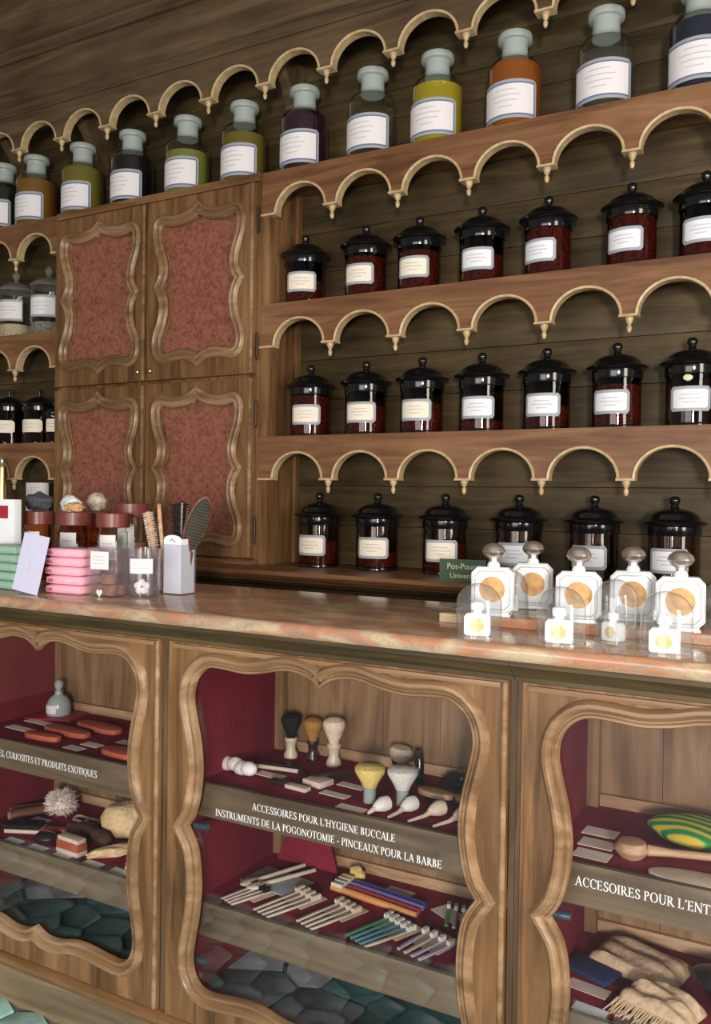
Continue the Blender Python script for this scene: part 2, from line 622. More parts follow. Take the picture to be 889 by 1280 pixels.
def sweep(mb, path, prof, y0, closed=True, m=0, flip=1):
    """path in XZ; prof = (n outward, p towards the viewer)"""
    nr = normals(path, closed)
    n, k = len(path), len(prof)
    vs = []
    for (x, z), q in zip(path, nr):
        for a, p in prof:
            vs.append((x + q.x * a * flip, y0 - p, z + q.y * a * flip))
    fs = []
    for i in range(n if closed else n - 1):
        j = (i + 1) % n
        for t in range(k - 1):
            fs.append((i * k + t, j * k + t, j * k + t + 1, i * k + t + 1))
    if not closed:
        fs.append(list(range(k)))
        fs.append([(n - 1) * k + t for t in range(k)][::-1])
    mb.add(vs, fs, m)
    return mb


def framed(mb, loop, x0, x1, z0, z1, y0, y1, m=0):
    """a board x0..x1, z0..z1 with the loop cut out of it"""
    cx = sum(p[0] for p in loop) / len(loop)
    cz = sum(p[1] for p in loop) / len(loop)
    outer = []
    for x, z in loop:
        dx, dz = x - cx, z - cz
        t = 1e9
        if dx > 1e-9: t = min(t, (x1 - cx) / dx)
        if dx < -1e-9: t = min(t, (x0 - cx) / dx)
        if dz > 1e-9: t = min(t, (z1 - cz) / dz)
        if dz < -1e-9: t = min(t, (z0 - cz) / dz)
        outer.append([cx + dx * t, cz + dz * t])
    for X in (x0, x1):
        for Z in (z0, z1):
            i = min(range(len(loop)), key=lambda q: (outer[q][0] - X) ** 2 + (outer[q][1] - Z) ** 2)
            outer[i] = [X, Z]
    n = len(loop)
    vs = [(p[0], y0, p[1]) for p in loop] + [(p[0], y0, p[1]) for p in outer] + \
         [(p[0], y1, p[1]) for p in loop] + [(p[0], y1, p[1]) for p in outer]
    fs = []
    for i in range(n):
        j = (i + 1) % n
        fs += [(i, j, n + j, n + i), (2 * n + i, 3 * n + i, 3 * n + j, 2 * n + j),
               (i, 2 * n + i, 2 * n + j, j), (n + i, n + j, 3 * n + j, 3 * n + i)]
    mb.add(vs, fs, m)
    return mb


def extr_x(poly, x0, x1):
    return MB().prism(poly, x0, x1, plane='yz')


def voronoi(x0, x1, y0, y1, s, jit, gap, seed):
    rnd = random.Random(seed)
    nx, ny = max(1, round((x1 - x0) / s)), max(1, round((y1 - y0) / s))
    P = []
    for j in range(-1, ny + 1):
        for i in range(-1, nx + 1):
            P.append((x0 + (i + 0.5 + (0.5 if j % 2 else 0) - 0.25 + rnd.uniform(-jit, jit)) * (x1 - x0) / nx,
                      y0 + (j + 0.5 + rnd.uniform(-jit, jit)) * (y1 - y0) / ny))
    polys = []
    for a in P:
        pl = [(x0, y0), (x1, y0), (x1, y1), (x0, y1)]
        for b in P:
            if b is a or (a[0] - b[0]) ** 2 + (a[1] - b[1]) ** 2 > (3.2 * s) ** 2:
                continue
            nx_, ny_ = b[0] - a[0], b[1] - a[1]
            L = math.hypot(nx_, ny_)
            nx_, ny_ = nx_ / L, ny_ / L
            d = L / 2 - gap / 2
            new = []
            for i in range(len(pl)):
                p, q = pl[i], pl[(i + 1) % len(pl)]
                dp = (p[0] - a[0]) * nx_ + (p[1] - a[1]) * ny_ - d
                dq = (q[0] - a[0]) * nx_ + (q[1] - a[1]) * ny_ - d
                if dp <= 0:
                    new.append(p)
                if dp * dq < 0:
                    t = dp / (dp - dq)
                    new.append((p[0] + (q[0] - p[0]) * t, p[1] + (q[1] - p[1]) * t))
            pl = new
            if not pl:
                break
        if len(pl) > 2:
            A = abs(sum(pl[i][0] * pl[(i + 1) % len(pl)][1] - pl[(i + 1) % len(pl)][0] * pl[i][1] for i in range(len(pl)))) / 2
            if A > 0.08 * s * s:
                polys.append(pl)
    return polys


def stone(pl, z0, h, mat, parent, ch=0.006, name='stone', loc=None):
    cx = sum(p[0] for p in pl) / len(pl)
    cy = sum(p[1] for p in pl) / len(pl)
    n = len(pl)
    mb = MB()
    ins = []
    for x, y in pl:
        d = math.hypot(cx - x, cy - y)
        k = min(0.4, ch / max(d, 1e-4))
        ins.append((x + (cx - x) * k, y + (cy - y) * k))
    vs = [(x, y, z0) for x, y in pl] + [(x, y, z0 + h - ch * 0.5) for x, y in pl] + [(x, y, z0 + h) for x, y in ins]
    fs = [list(range(2 * n, 3 * n))]
    for i in range(n):
        j = (i + 1) % n
        fs += [(i, j, n + j, n + i), (n + i, n + j, 2 * n + j, 2 * n + i)]
    mb.add(vs, fs)
    o = mb.build(name, mat, parent)
    if loc is not None:
        o.location = -Vector(loc)
    return o


# ------------------------------------------------------------------ lettering (thick and thin strokes with serifs)
def glyph(ch):
    T, S = 0.13, 0.055
    q = []

    def quad(a, b, wd):
        a, b = Vector(a), Vector(b)
        d = (b - a).normalized()
        n = Vector((-d.y, d.x)) * wd / 2
        q.append([a - n, b - n, b + n, a + n])

    def st(x, y0=0, y1=1, wd=T, s='tb'):
        quad((x, y0), (x, y1), wd)
        if 'b' in s: quad((x - wd / 2 - 0.08, y0 + S / 2), (x + wd / 2 + 0.08, y0 + S / 2), S)
        if 't' in s: quad((x - wd / 2 - 0.08, y1 - S / 2), (x + wd / 2 + 0.08, y1 - S / 2), S)

    def hb(x0, x1, y):
        quad((x0, y), (x1, y), S)

    def dg(x0, y0, x1, y1, wd):
        quad((x0, y0), (x1, y1), wd)

    def sf(x, y):
        quad((x - 0.13, y), (x + 0.13, y), S)

    def arc(cx, cy, rx_, ry_, a0, a1, n=14, t=T):
        pr = None
        for i in range(n + 1):
            a = R(a0 + (a1 - a0) * i / n)
            wd = S + (t - S) * abs(math.cos(a)) ** 1.5
            o = Vector((cx + rx_ * math.cos(a), cy + ry_ * math.sin(a)))
            k = Vector((cx + (rx_ - wd) * math.cos(a), cy + (ry_ - wd * 0.75) * math.sin(a)))
            if pr:
                q.append([pr[0], o, k, pr[1]])
            pr = (o, k)

    w_ = 0.8
    if ch == 'A':
        dg(0.1, 0.03, 0.42, 0.97, S); dg(0.4, 1.0, 0.74, 0.03, T); hb(0.2, 0.62, 0.33); sf(0.1, S / 2); sf(0.74, S / 2); w_ = 0.9
    elif ch == 'B':
        st(0.17); arc(0.26, 0.75, 0.28, 0.25, -90, 90); arc(0.26, 0.27, 0.35, 0.27, -90, 90); hb(0.17, 0.3, 0.97); hb(0.17, 0.3, 0.52); hb(0.17, 0.3, 0.03); w_ = 0.74
    elif ch in 'CG':
        arc(0.48, 0.5, 0.42, 0.51, 48, 312, 20); dg(0.76, 0.68, 0.76, 0.93, S); w_ = 0.86
        if ch == 'G':
            st(0.74, 0.05, 0.42, T, 't'); w_ = 0.95
    elif ch == 'D':
        st(0.17); arc(0.32, 0.5, 0.5, 0.5, -90, 90, 18); hb(0.17, 0.34, 0.97); hb(0.17, 0.34, 0.03); w_ = 0.94
    elif ch == 'E':
        st(0.17); hb(0.17, 0.58, 0.97); hb(0.17, 0.5, 0.51); hb(0.17, 0.62, 0.03); dg(0.58, 0.8, 0.58, 0.98, S); dg(0.62, 0.02, 0.62, 0.22, S); dg(0.5, 0.42, 0.5, 0.6, S); w_ = 0.76
    elif ch == 'H':
        st(0.17); st(0.73); hb(0.17, 0.73, 0.51); w_ = 0.98
    elif ch == 'I':
        st(0.18); w_ = 0.42
    elif ch == 'L':
        st(0.17); hb(0.17, 0.62, 0.03); dg(0.62, 0.02, 0.62, 0.24, S); w_ = 0.74
    elif ch == 'M':
        st(0.12, wd=S); dg(0.13, 0.98, 0.46, 0.05, T); dg(0.46, 0.05, 0.8, 0.98, S); st(0.84); w_ = 1.08
    elif ch == 'N':
        st(0.12, wd=S); dg(0.13, 0.97, 0.74, 0.04, T); st(0.76, wd=S, s='t'); w_ = 0.94
    elif ch in 'OQ':
        arc(0.47, 0.5, 0.43, 0.51, 0, 360, 26); w_ = 0.98
        if ch == 'Q': dg(0.45, 0.02, 0.8, -0.2, 0.09)
    elif ch in 'PR':
        st(0.17); arc(0.27, 0.74, 0.33, 0.26, -90, 90); hb(0.17, 0.3, 0.97); hb(0.17, 0.3, 0.5); w_ = 0.7
        if ch == 'R':
            dg(0.34, 0.5, 0.72, 0.03, T); sf(0.76, S / 2); w_ = 0.86
    elif ch == 'S':
        arc(0.34, 0.75, 0.25, 0.26, 30, 250); arc(0.33, 0.25, 0.29, 0.27, -150, 80); dg(0.24, 0.58, 0.45, 0.42, T); dg(0.56, 0.74, 0.56, 0.95, S); dg(0.07, 0.05, 0.07, 0.27, S); w_ = 0.68
    elif ch == 'T':
        st(0.38, s='b'); hb(0.04, 0.72, 0.97); dg(0.05, 0.78, 0.05, 0.98, S); dg(0.71, 0.78, 0.71, 0.98, S); w_ = 0.78
    elif ch == 'U':
        st(0.17, 0.3, 1, s='t'); arc(0.44, 0.32, 0.335, 0.33, 180, 360); st(0.74, 0.3, 1, wd=S, s='t'); w_ = 0.92
    elif ch == 'V':
        dg(0.1, 0.98, 0.42, 0.02, T); dg(0.42, 0.02, 0.72, 0.98, S); sf(0.1, 1 - S / 2); sf(0.72, 1 - S / 2); w_ = 0.84
    elif ch == 'X':
        dg(0.1, 0.98, 0.7, 0.02, T); dg(0.1, 0.02, 0.7, 0.98, S); sf(0.1, S / 2); sf(0.7, S / 2); sf(0.1, 1 - S / 2); sf(0.7, 1 - S / 2); w_ = 0.84
    elif ch == 'Y':
        st(0.4, 0, 0.48, s='b'); dg(0.1, 0.98, 0.4, 0.45, T); dg(0.4, 0.45, 0.7, 0.98, S); sf(0.1, 1 - S / 2); sf(0.7, 1 - S / 2); w_ = 0.82
    elif ch == ',':
        dg(0.14, 0.12, 0.14, 0, T); dg(0.17, 0.02, 0.08, -0.16, S); w_ = 0.3
    elif ch == "'":
        dg(0.15, 1, 0.13, 0.76, 0.11); w_ = 0.3
    elif ch == '-':
        dg(0.05, 0.4, 0.4, 0.4, 0.09); w_ = 0.46
    else:
        w_ = 0.36
    return q, w_


def lettering(mb, text, x0, x1, z, h, y, lean=0.0, th=0.0006, m=0):
    gs = [glyph(c) for c in text]
    tot = sum(g[1] for g in gs)
    sx = (x1 - x0) / tot
    x = x0
    for q, wd in gs:
        for k in q:
            p = [(x + v[0] * sx, z + v[1] * h) for v in k]
            a = sum(p[i][0] * p[(i + 1) % 4][1] - p[(i + 1) % 4][0] * p[i][1] for i in range(4))
            mb.add([(u, y, v_) for u, v_ in p], [(0, 1, 2, 3) if a > 0 else (3, 2, 1, 0)], m)
        x += wd * sx
    return mb


# ================================================================== SETTING
fl = MB().box(-4.6, 2.4, -2.6, 3.1, -0.05, 0.0).build('floor', 'tile_joint', kind='structure')
for pl in voronoi(-2.7, 0.7, 0.75, 1.53, 0.125, 0.22, 0.012, 3):
    stone(pl, 0.0, 0.008, 'tile_sky_tint', fl, 0.004)
B(-4.6, 2.4, 3.0, 3.1, 0, 3.7).build('wall_back', 'plaster', kind='structure')
B(-4.7, -4.6, -2.6, 3.1, 0, 3.7).build('wall_left', 'plaster', kind='structure')
B(2.4, 2.5, -2.6, 3.1, 0, 3.7).build('wall_right', 'plaster', kind='structure')
B(-4.7, 2.5, -2.6, 3.1, 3.7, 3.8).build('ceiling', 'plaster', kind='structure')

# ================================================================== BACK WALL CABINETRY
XL, XR = -3.72, 0.26


def bay_valance(fr, x0, x1, centres, T, y0=2.60, y1=2.632, top=None, mat='wood_red_rail', ends=(True, True)):
    """arched shelf front with gilt arch edges and turned pendants"""
    top = T if top is None else top
    zs, zt, r = T - 0.152, T - 0.060, 0.104
    mb = MB()
    edges = [x0]
    for c in centres:
        edges += [c - r, c + r]
    edges.append(x1)
    for i in range(0, len(edges), 2):
        if edges[i + 1] - edges[i] > 0.001:
            mb.box(edges[i], edges[i + 1], y0, y1, zs, top)
    n = 18
    for c in centres:
        pa = [(c + r * math.cos(PI - PI * i / n), zs + (zt - zs) * math.sin(PI * i / n)) for i in range(n + 1)]
        vs = []
        for x, z in pa:
            vs += [(x, y0, z), (x, y0, top), (x, y1, z), (x, y1, top)]
        fs = []
        for i in range(n):
            a, b = 4 * i, 4 * (i + 1)
            fs += [(a, b, b + 1, a + 1), (a + 2, a + 3, b + 3, b + 2), (a, a + 2, b + 2, b), (a + 1, b + 1, b + 3, a + 3)]
        mb.add(vs, fs)
    v = fr.part('valance', mb, mat)
    for c in centres:
        pa = [(c + r * math.cos(PI - PI * i / n), zs + (zt - zs) * math.sin(PI * i / n)) for i in range(n + 1)]
        t = MB()
        sweep(t, pa, [(-0.003, -0.030), (-0.003, 0.003), (0.000, 0.005), (0.004, 0.005), (0.0055, 0.001), (0.0, -0.001)], y0, False)
        t.build('arch_trim', 'gilt_trim', v)
    px = [(a + r + b - r) / 2 for a, b in zip(centres[:-1], centres[1:])]
    hw = (centres[1] - centres[0]) / 2 - r
    for x in px:
        p = MB()
        p.box(x - hw - 0.004, x + hw + 0.004, y0 - 0.010, y1, zs - 0.007, zs)
        p.lathe([(0.0, -0.052), (0.004, -0.051), (0.0075, -0.043), (0.0075, -0.034), (0.0045, -0.029), (0.009, -0.022), (0.013, -0.012), (0.012, -0.007)], 12,
                c=(x, y0 + 0.010, zs))
        p.build('pendant', 'gilt_trim', v)
    for x in (x0 + (centres[0] - r - x0) / 2, x1 - (x1 - centres[-1] - r) / 2):
        if abs(x - x0) > 0.004 and abs(x - x1) > 0.004:
            hw2 = min(x - x0, x1 - x)
            MB().box(x - hw2, x + hw2 + 0.002, y0 - 0.008, y1, zs - 0.007, zs).build('pendant', 'gilt_trim', v)
    return v


# ---- lower cabinet with ledge
fr = Frame('base_cabinet', 'long dark wooden base cabinet whose moulded ledge carries the lowest jars', 'cabinet', (-1.7, 2.4, 0))
fr.part('body', B(XL, XR, 2.50, 2.86, 0.0, 1.045), 'wood_dark')
fr.part('ledge', extr_x([(2.86, 1.045), (2.86, 1.08), (2.385, 1.08), (2.380, 1.075), (2.380, 1.066), (2.388, 1.060), (2.395, 1.052), (2.412, 1.047), (2.412, 1.045)], XL, XR), 'wood_red_rail')
fr.part('moulding', extr_x([(2.50, 1.000), (2.50, 1.045), (2.43, 1.045), (2.44, 1.03), (2.47, 1.02), (2.475, 1.00)], XL, XR), 'wood_dark')

# ---- right shelf unit
fr = Frame('apothecary_shelf_unit', 'tall open wooden shelving with three arched tiers right of the panelled cupboard', 'shelf unit', (-0.8, 2.6, 1.08))
cen = [-1.674 + 0.2545 * k for k in range(8)]
fr.part('end_panel', B(-1.838, -1.802, 2.604, 2.80, 1.08, 2.475), 'wood_side')
fr.part('corner_post', B(-1.802, -1.790, 2.775, 2.80, 1.08, 2.475), 'wood_side')
fr.part('end_panel', B(XR - 0.03, XR, 2.604, 2.80, 1.08, 2.475), 'wood_side')
for T in (2.505, 2.0265, 1.547):
    fr.part('shelf_board', B(-1.802 if T < 2.4 else -1.838, XR - 0.03 if T < 2.4 else XR, 2.632, 2.80, T - 0.03, T), 'wood_rail')
    bay_valance(fr, -1.838, XR, cen, T)
rnd = random.Random(4)
for T0, T1 in ((1.08, 1.517), (1.547, 1.9965), (2.0265, 2.475)):
    hs = (T1 - T0) / 3
    for k in range(3):
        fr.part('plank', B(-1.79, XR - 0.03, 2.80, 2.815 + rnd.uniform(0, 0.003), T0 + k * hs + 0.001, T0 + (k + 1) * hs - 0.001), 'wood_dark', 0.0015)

# ---- left shelf unit
fr = Frame('narrow_shelf_unit', 'arched wooden shelving left of the panelled cupboard, cut by the photo edge', 'shelf unit', (-3.3, 2.6, 1.08))
cenl = [-3.534, -3.281, -3.028]
fr.part('end_panel', B(-2.905, -2.878, 2.632, 2.80, 1.08, 2.475), 'wood_side')
for T in (2.505, 2.0225, 1.547):
    fr.part('shelf_board', B(XL, -2.905 if T < 2.4 else -2.878, 2.632, 2.80, T - 0.03, T), 'wood_rail')
    bay_valance(fr, XL, -2.878, cenl, T)
for T0, T1 in ((1.08, 1.517), (1.547, 1.9925), (2.0225, 2.475)):
    hs = (T1 - T0) / 3
    for k in range(3):
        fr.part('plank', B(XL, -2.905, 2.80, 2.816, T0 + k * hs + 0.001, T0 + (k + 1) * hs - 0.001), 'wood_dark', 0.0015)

# ---- panelled cupboard
fr = Frame('panelled_cupboard', 'wall cupboard with four red burl panelled doors between the two arched shelf units', 'cupboard', (-2.36, 2.6, 1.08))
fr.part('carcass', B(-2.877, -1.839, 2.602, 2.84, 1.08, 2.475), 'wood_stile')
fr.part('top_rail', B(-2.877, -1.839, 2.585, 2.84, 2.475, 2.505), 'wood_rail', 0.003)
fr.part('base_moulding', extr_x([(2.602, 1.08), (2.602, 1.100), (2.575, 1.098), (2.555, 1.088), (2.548, 1.0805)], -2.877, -1.839), 'wood_red_rail')
CUP = [[(0, .312), (.028, .290), (.065, .277), (.12, .272), (.162, .280), (.195, .273), (.215, .247), (.221, .212), (.215, .16), (.196, .105), (.188, .07), (.194, .035), (.219, 0)],
       [(.219, 0), (.194, -.04), (.186, -.08), (.194, -.13), (.213, -.175), (.222, -.22), (.214, -.262), (.19, -.286), (.16, -.295), (.12, -.289), (.068, -.283), (.03, -.296), (0, -.316)]]
MOULD_C = [(0.001, 0.004), (-0.003, 0.013), (-0.010, 0.017), (-0.017, 0.013), (-0.021, 0.004), (-0.025, 0.003), (-0.028, 0.008), (-0.034, 0.010), (-0.040, 0.005), (-0.043, -0.006), (-0.044, -0.012)]
for dx0, dx1, hinge_x, knob_x in ((-2.868, -2.371, None, -2.40), (-2.364, -1.852, -1.845, -2.335)):
    for z0, z1, cz in ((1.776, 2.466, 2.130), (1.103, 1.760, 1.434)):
        cx = -2.618 if dx0 < -2.5 else -2.110
        loop = half_to_loop(CUP, cx, cz)
        inner = [(x - n.x * -0.043 * -1, z - n.y * -0.043 * -1) for (x, z), n in zip(loop, normals(loop, True))]
        inner = sorted(inner, key=lambda p: -math.atan2(p[1] - cz, p[0] - cx))
        d = fr.part('door', framed(MB(), inner, dx0, dx1, z0, z1, 2.575, 2.600), 'wood_stile')
        # raised edge bead round the door
        e = MB()
        e.box(dx1 - 0.013, dx1 - 0.001, 2.567, 2.575, z0 + 0.002, z1 - 0.002)
        e.build('edge_bead', 'wood_moulding', d, 0.003)
        mo = MB()
        sweep(mo, loop, MOULD_C, 2.575)
        mo.build('moulding', 'wood_moulding', d)
        pb = MB().box(cx - 0.205, cx + 0.205, 2.5925, 2.5995, cz - 0.29, cz + 0.285)
        pb.build('burl_panel', 'burl', d)
        if z0 > 1.5:
            kb = MB()
            Mk = Matrix.Translation((knob_x, 2.575, z0 + 0.035)) @ Matrix.Rotation(R(90), 4, 'X')
            kb.lathe([(0.004, 0), (0.004, 0.006), (0.009, 0.010), (0.010, 0.015), (0.006, 0.019), (0, 0.020)], 14, M=Mk)
            kb.build('knob', 'brass', d)
        if hinge_x:
            for zz in (z0 + 0.10, z1 - 0.13):
                h = MB()
                h.lathe([(0, -0.052), (0.003, -0.05), (0.002, -0.046), (0.0048, -0.043), (0.0048, 0.043), (0.002, 0.046), (0.003, 0.05), (0, 0.052)], 10, c=(hinge_x, 2.588, zz))
                h.build('hinge', 'iron', d)

# ---- cornice above the bottles
fr = Frame('cornice', 'deep wooden cornice with hanging arches over the row of coloured bottles', 'cornice', (-1.7, 2.6, 2.8))
cc = [-3.01 + 0.2605 * k for k in range(-2, 13)]
bay_valance(fr, XL, 0.36, cc, 2.98, 2.60, 2.632, 2.985, 'wood_frieze')
fr.part('moulding', extr_x([(2.60, 2.975), (2.60, 3.012), (2.575, 3.010), (2.570, 3.000), (2.580, 2.990), (2.592, 2.983), (2.592, 2.975)], XL, 0.36), 'wood_frieze')
fr.part('frieze_board', B(XL, 0.36, 2.60, 2.63, 2.985, 3.22), 'wood_frieze')
fr.part('moulding', extr_x([(2.60, 3.205), (2.60, 3.255), (2.565, 3.252), (2.556, 3.238), (2.562, 3.228), (2.580, 3.218), (2.585, 3.205)], XL, 0.36), 'wood_frieze')
fr.part('frieze_board', B(XL, 0.36, 2.60, 2.63, 3.22, 3.699), 'wood_frieze')
for bx in (-3.34, -2.86, -1.83):
    c = MB()
    poly = [(2.84, 2.68), (2.84, 2.98), (2.635, 2.98), (2.635, 2.95), (2.68, 2.93), (2.73, 2.88), (2.77, 2.80), (2.80, 2.72)]
    c.prism(poly, bx - 0.022, bx + 0.022, plane='yz')
    fr.part('bracket', c, 'wood_frieze', 0.003)
rnd = random.Random(11)
zz = 2.505
while zz < 3.0:
    fr.part('plank', B(XL, 0.36, 2.84, 2.855 + rnd.uniform(0, 0.004), zz + 0.001, min(zz + 0.105, 3.05) - 0.001), 'wood_dark', 0.0015)
    zz += 0.105

# ================================================================== COUNTER
CW = 0.821
DOOR = [[(0, .927), (.032, .950), (.082, .957), (.14, .945), (.19, .939), (.245, .943), (.285, .941), (.314, .917), (.325, .88), (.319, .84), (.307, .79), (.300, .745), (.299, .70), (.306, .65), (.318, .61), (.333, .587)],
        [(.333, .587), (.311, .55), (.301, .50), (.299, .44), (.306, .38), (.316, .33), (.320, .29), (.311, .256), (.285, .238), (.24, .240), (.18, .247), (.13, .246), (.08, .234), (.035, .235), (0, .252)]]
MOULD_D = [(0.006, -0.0122), (0.006, 0.002), (0.008, 0.0055), (0.012, 0.0055), (0.014, 0.001), (0.017, 0.001), (0.020, 0.008), (0.026, 0.0135), (0.032, 0.0125), (0.037, 0.006), (0.039, 0.0), (0.041, -0.001)]


def display_cabinet(cx, label, texts):
    x0, x1 = cx - CW / 2 + 0.0005, cx + CW / 2 - 0.0005
    fr = Frame('display_cabinet', label, 'cabinet', (cx, 1.75, 0))
    fr.part('plinth', B(x0, x1, 1.525, 1.545, 0.0, 0.108), 'wood_fascia')
    fr.part('base_moulding', extr_x([(1.56, 0.105), (1.56, 0.150), (1.505, 0.150), (1.497, 0.146), (1.490, 0.139), (1.490, 0.128), (1.500, 0.122), (1.506, 0.112), (1.512, 0.105)], x0, x1), 'wood_rail')
    fr.part('top_moulding', extr_x([(1.56, 1.000), (1.56, 1.041), (1.462, 1.041), (1.462, 1.032), (1.472, 1.026), (1.484, 1.014), (1.494, 1.008), (1.494, 1.000)], x0, x1), 'wood_dark')
    fr.part('stile', B(x0, cx - 0.3985, 1.512, 1.555, 0.150, 1.000), 'wood_dark_z')
    fr.part('stile', B(cx + 0.3985, x1, 1.512, 1.555, 0.150, 1.000), 'wood_dark_z')
    fr.part('side_panel', B(x0, x0 + 0.035, 1.556, 1.935, 0.150, 1.041), ['red_lining'])
    fr.part('side_panel', B(x1 - 0.014, x1, 1.556, 1.935, 0.150, 1.041), ['red_lining'])
    fr.part('ceiling_board', B(x0 + 0.035, x1 - 0.014, 1.561, 1.92, 1.012, 1.041), 'wood_case_back')
    bs = fr.part('bottom_board', B(x0 + 0.0351, x1 - 0.0141, 1.545, 1.92, 0.108, 0.160), 'joint_dark')
    rr = random.Random(int(cx * 100))
    for i, pl in enumerate(voronoi(x0 + 0.037, x1 - 0.016, 1.562, 1.915, 0.19, 0.34, 0.012, int(cx * 50) + 5)):
        stone(pl, 0.160, 0.010, 'reflected_stone_lilac' if rr.random() < 0.55 else 'reflected_stone_teal', fr.e, 0.004, loc=fr.loc)  # slabs added to stand for the floor's reflection in the door glass
    nb = 5
    wb = (x1 - 0.014 - x0 - 0.035) / nb
    for k in range(nb):
        fr.part('back_plank', B(x0 + 0.035 + k * wb + 0.0006, x0 + 0.035 + (k + 1) * wb - 0.0006, 1.92, 1.934, 0.170, 1.012), 'wood_case_back')
    fr.part('corner_post', B(x0 + 0.035, x0 + 0.060, 1.895, 1.92, 0.170, 1.012), 'wood_case_back')
    for zt in (0.660, 0.384):
        s = fr.part('display_shelf', B(x0 + 0.035, x1 - 0.014, 1.580, 1.92, zt - 0.022, zt - 0.004), 'wood_fascia')
        MB().box(x0 + 0.036, x1 - 0.015, 1.579, 1.919, zt - 0.004, zt).build('red_cloth', 'red_cloth', s)
        MB().box(x0 + 0.035, x1 - 0.014, 1.566, 1.579, zt - 0.070, zt + 0.007).build('fascia', 'wood_fascia', s, 0.0015)
        MB().box(x0 + 0.061, x1 - 0.015, 1.908, 1.9195, zt, zt + 0.026).build('back_strip', 'wood_pale', s, 0.001)
    loop = half_to_loop(DOOR, cx, 0, 3)
    hole = [(x + n.x * 0.007, z + n.y * 0.007) for (x, z), n in zip(loop, normals(loop, True))]
    d = fr.part('door', framed(MB(), hole, cx - 0.397, cx + 0.397, 0.152, 0.998, 1.500, 1.512), 'wood_stile')
    t = MB()
    t.tube([(cx + 0.391, 1.500, 0.155), (cx + 0.391, 1.500, 0.995)], 0.0062, 10)
    t.build('edge_bead', 'wood_moulding', d)
    t = MB()
    t.box(cx - 0.386, cx + 0.384, 1.494, 1.500, 0.984, 0.994)
    t.build('top_bead', 'wood_moulding', d, 0.002)
    mo = MB()
    sweep(mo, loop, MOULD_D, 1.500)
    mo.build('moulding', 'wood_moulding', d)
    MB().box(cx - 0.352, cx + 0.352, 1.5125, 1.5160, 0.215, 0.975).build('glass_pane', 'glass_pane', d)
    if texts:
        lt = MB()
        for s, xa, xb, za, zb in texts:
            lettering(lt, s, xa, xb, za, zb - za, 1.5119)
        lt.build('lettering', 'white_print', d)
    for zz in (0.575, 0.270):
        h = MB()
        h.tube([(cx - 0.352, 1.5425, zz), (cx - 0.315, 1.5425, zz + 0.002)], 0.0075, 10)
        h.build('hinge', 'steel_blue', d)
    return fr


CX = [-0.9018 - CW, -0.9018, -0.9018 + CW]
display_cabinet(CX[0], 'left glazed display cabinet of the counter, lettered for exotic products', [('ES, CURIOSITES ET PRODUITS EXOTIQUES', -1.877, -1.5286, 0.6445, 0.6612)])
display_cabinet(CX[1], 'middle glazed display cabinet of the counter, two lettered lines on its glass',
                [("ACCESSOIRES POUR L'HYGIENE BUCCALE", -1.0741, -0.732, 0.6528, 0.6682), ('INSTRUMENTS DE LA POGONOTOMIE - PINCEAUX POUR LA BARBE', -1.1723, -0.6333, 0.6225, 0.6382)])
display_cabinet(CX[2], 'right glazed display cabinet of the counter, cut by the photo edge', [("ACCESOIRES POUR L'ENTRETIEN", -0.3807, -0.095, 0.6505, 0.667)])
X0, X1 = CX[0] - CW / 2 - 0.02, CX[2] + CW / 2 + 0.02
mb = extr_x([(1.970, 1.042), (1.970, 1.072), (1.460, 1.072), (1.452, 1.070), (1.447, 1.064), (1.446, 1.057), (1.449, 1.049), (1.456, 1.042)], X0, X1)
one('marble_worktop', mb, 'marble', 'long polished marble counter top, pink and rust veined, over the display cabinets', 'countertop')
ZC = 1.072

# ================================================================== BOTTLES ON THE TOP SHELF
BOT = [(0, 0.003), (0.086, 0.0), (0.0915, 0.004), (0.0925, 0.010), (0.0925, 0.196), (0.089, 0.212), (0.077, 0.228), (0.058, 0.238), (0.048, 0.244), (0.047, 0.252)]


def bottle_label(rot):
    mb = MB()
    r = 0.0929
    a = R(69)
    mb.patch(r, -a, a, 0.024, 0.145, 0, 20, 0.0006, 0.008)
    mb.patch(r + 0.0006, -a * 0.93, a * 0.93, 0.033, 0.136, 1, 20, 0.0004)
    mb.patch(r + 0.0010, -a * 0.885, a * 0.885, 0.038, 0.131, 2, 20, 0.0004)
    for k, (z, f) in enumerate(((0.112, 0.30), (0.095, 0.46), (0.078, 0.38), (0.060, 0.22))):
        mb.patch(r + 0.0014, -a * f, a * f, z, z + 0.0036, 3, 8, 0.0003)
    return mb


BL = [('black-green', -3.353, 'green', 0.222), ('amber', -3.142, 'amber', 0.205), ('olive yellow', -2.855, 'olive', 0.212), ('black', -2.570, 'black', 0.205),
      ('pale lime', -2.277, 'lime', 0.175), ('dull gold', -1.999, 'gold', 0.190), ('plum black', -1.727, 'plum', 0.218), ('clear', -1.444, None, 0),
      ('bright yellow', -1.196, 'yellow', 0.200), ('orange', -0.924, 'orange', 0.212), ('clear', -0.633, 'water', 0.18), ('navy blue', -0.362, 'navy', 0.205)]
LBL = ['black green liquid bottle cut off at the left end of the top shelf', 'stoppered bottle of amber liquid, second from the left on the top shelf',
       'stoppered bottle of olive yellow liquid above the left cupboard door edge', 'stoppered bottle of black liquid on top of the panelled cupboard',
       'stoppered bottle with a little pale lime liquid on top of the panelled cupboard', 'stoppered bottle of dull gold liquid at the right end of the cupboard top',
       'stoppered bottle of plum black liquid over the first right-hand arch', 'empty clear stoppered bottle beside the plum black one',
       'stoppered bottle of bright yellow liquid on the top shelf', 'stoppered bottle of orange liquid on the top shelf',
       'clear water-filled stoppered bottle beside the orange one', 'navy blue bottle cut off at the right end of the top shelf']
first = None
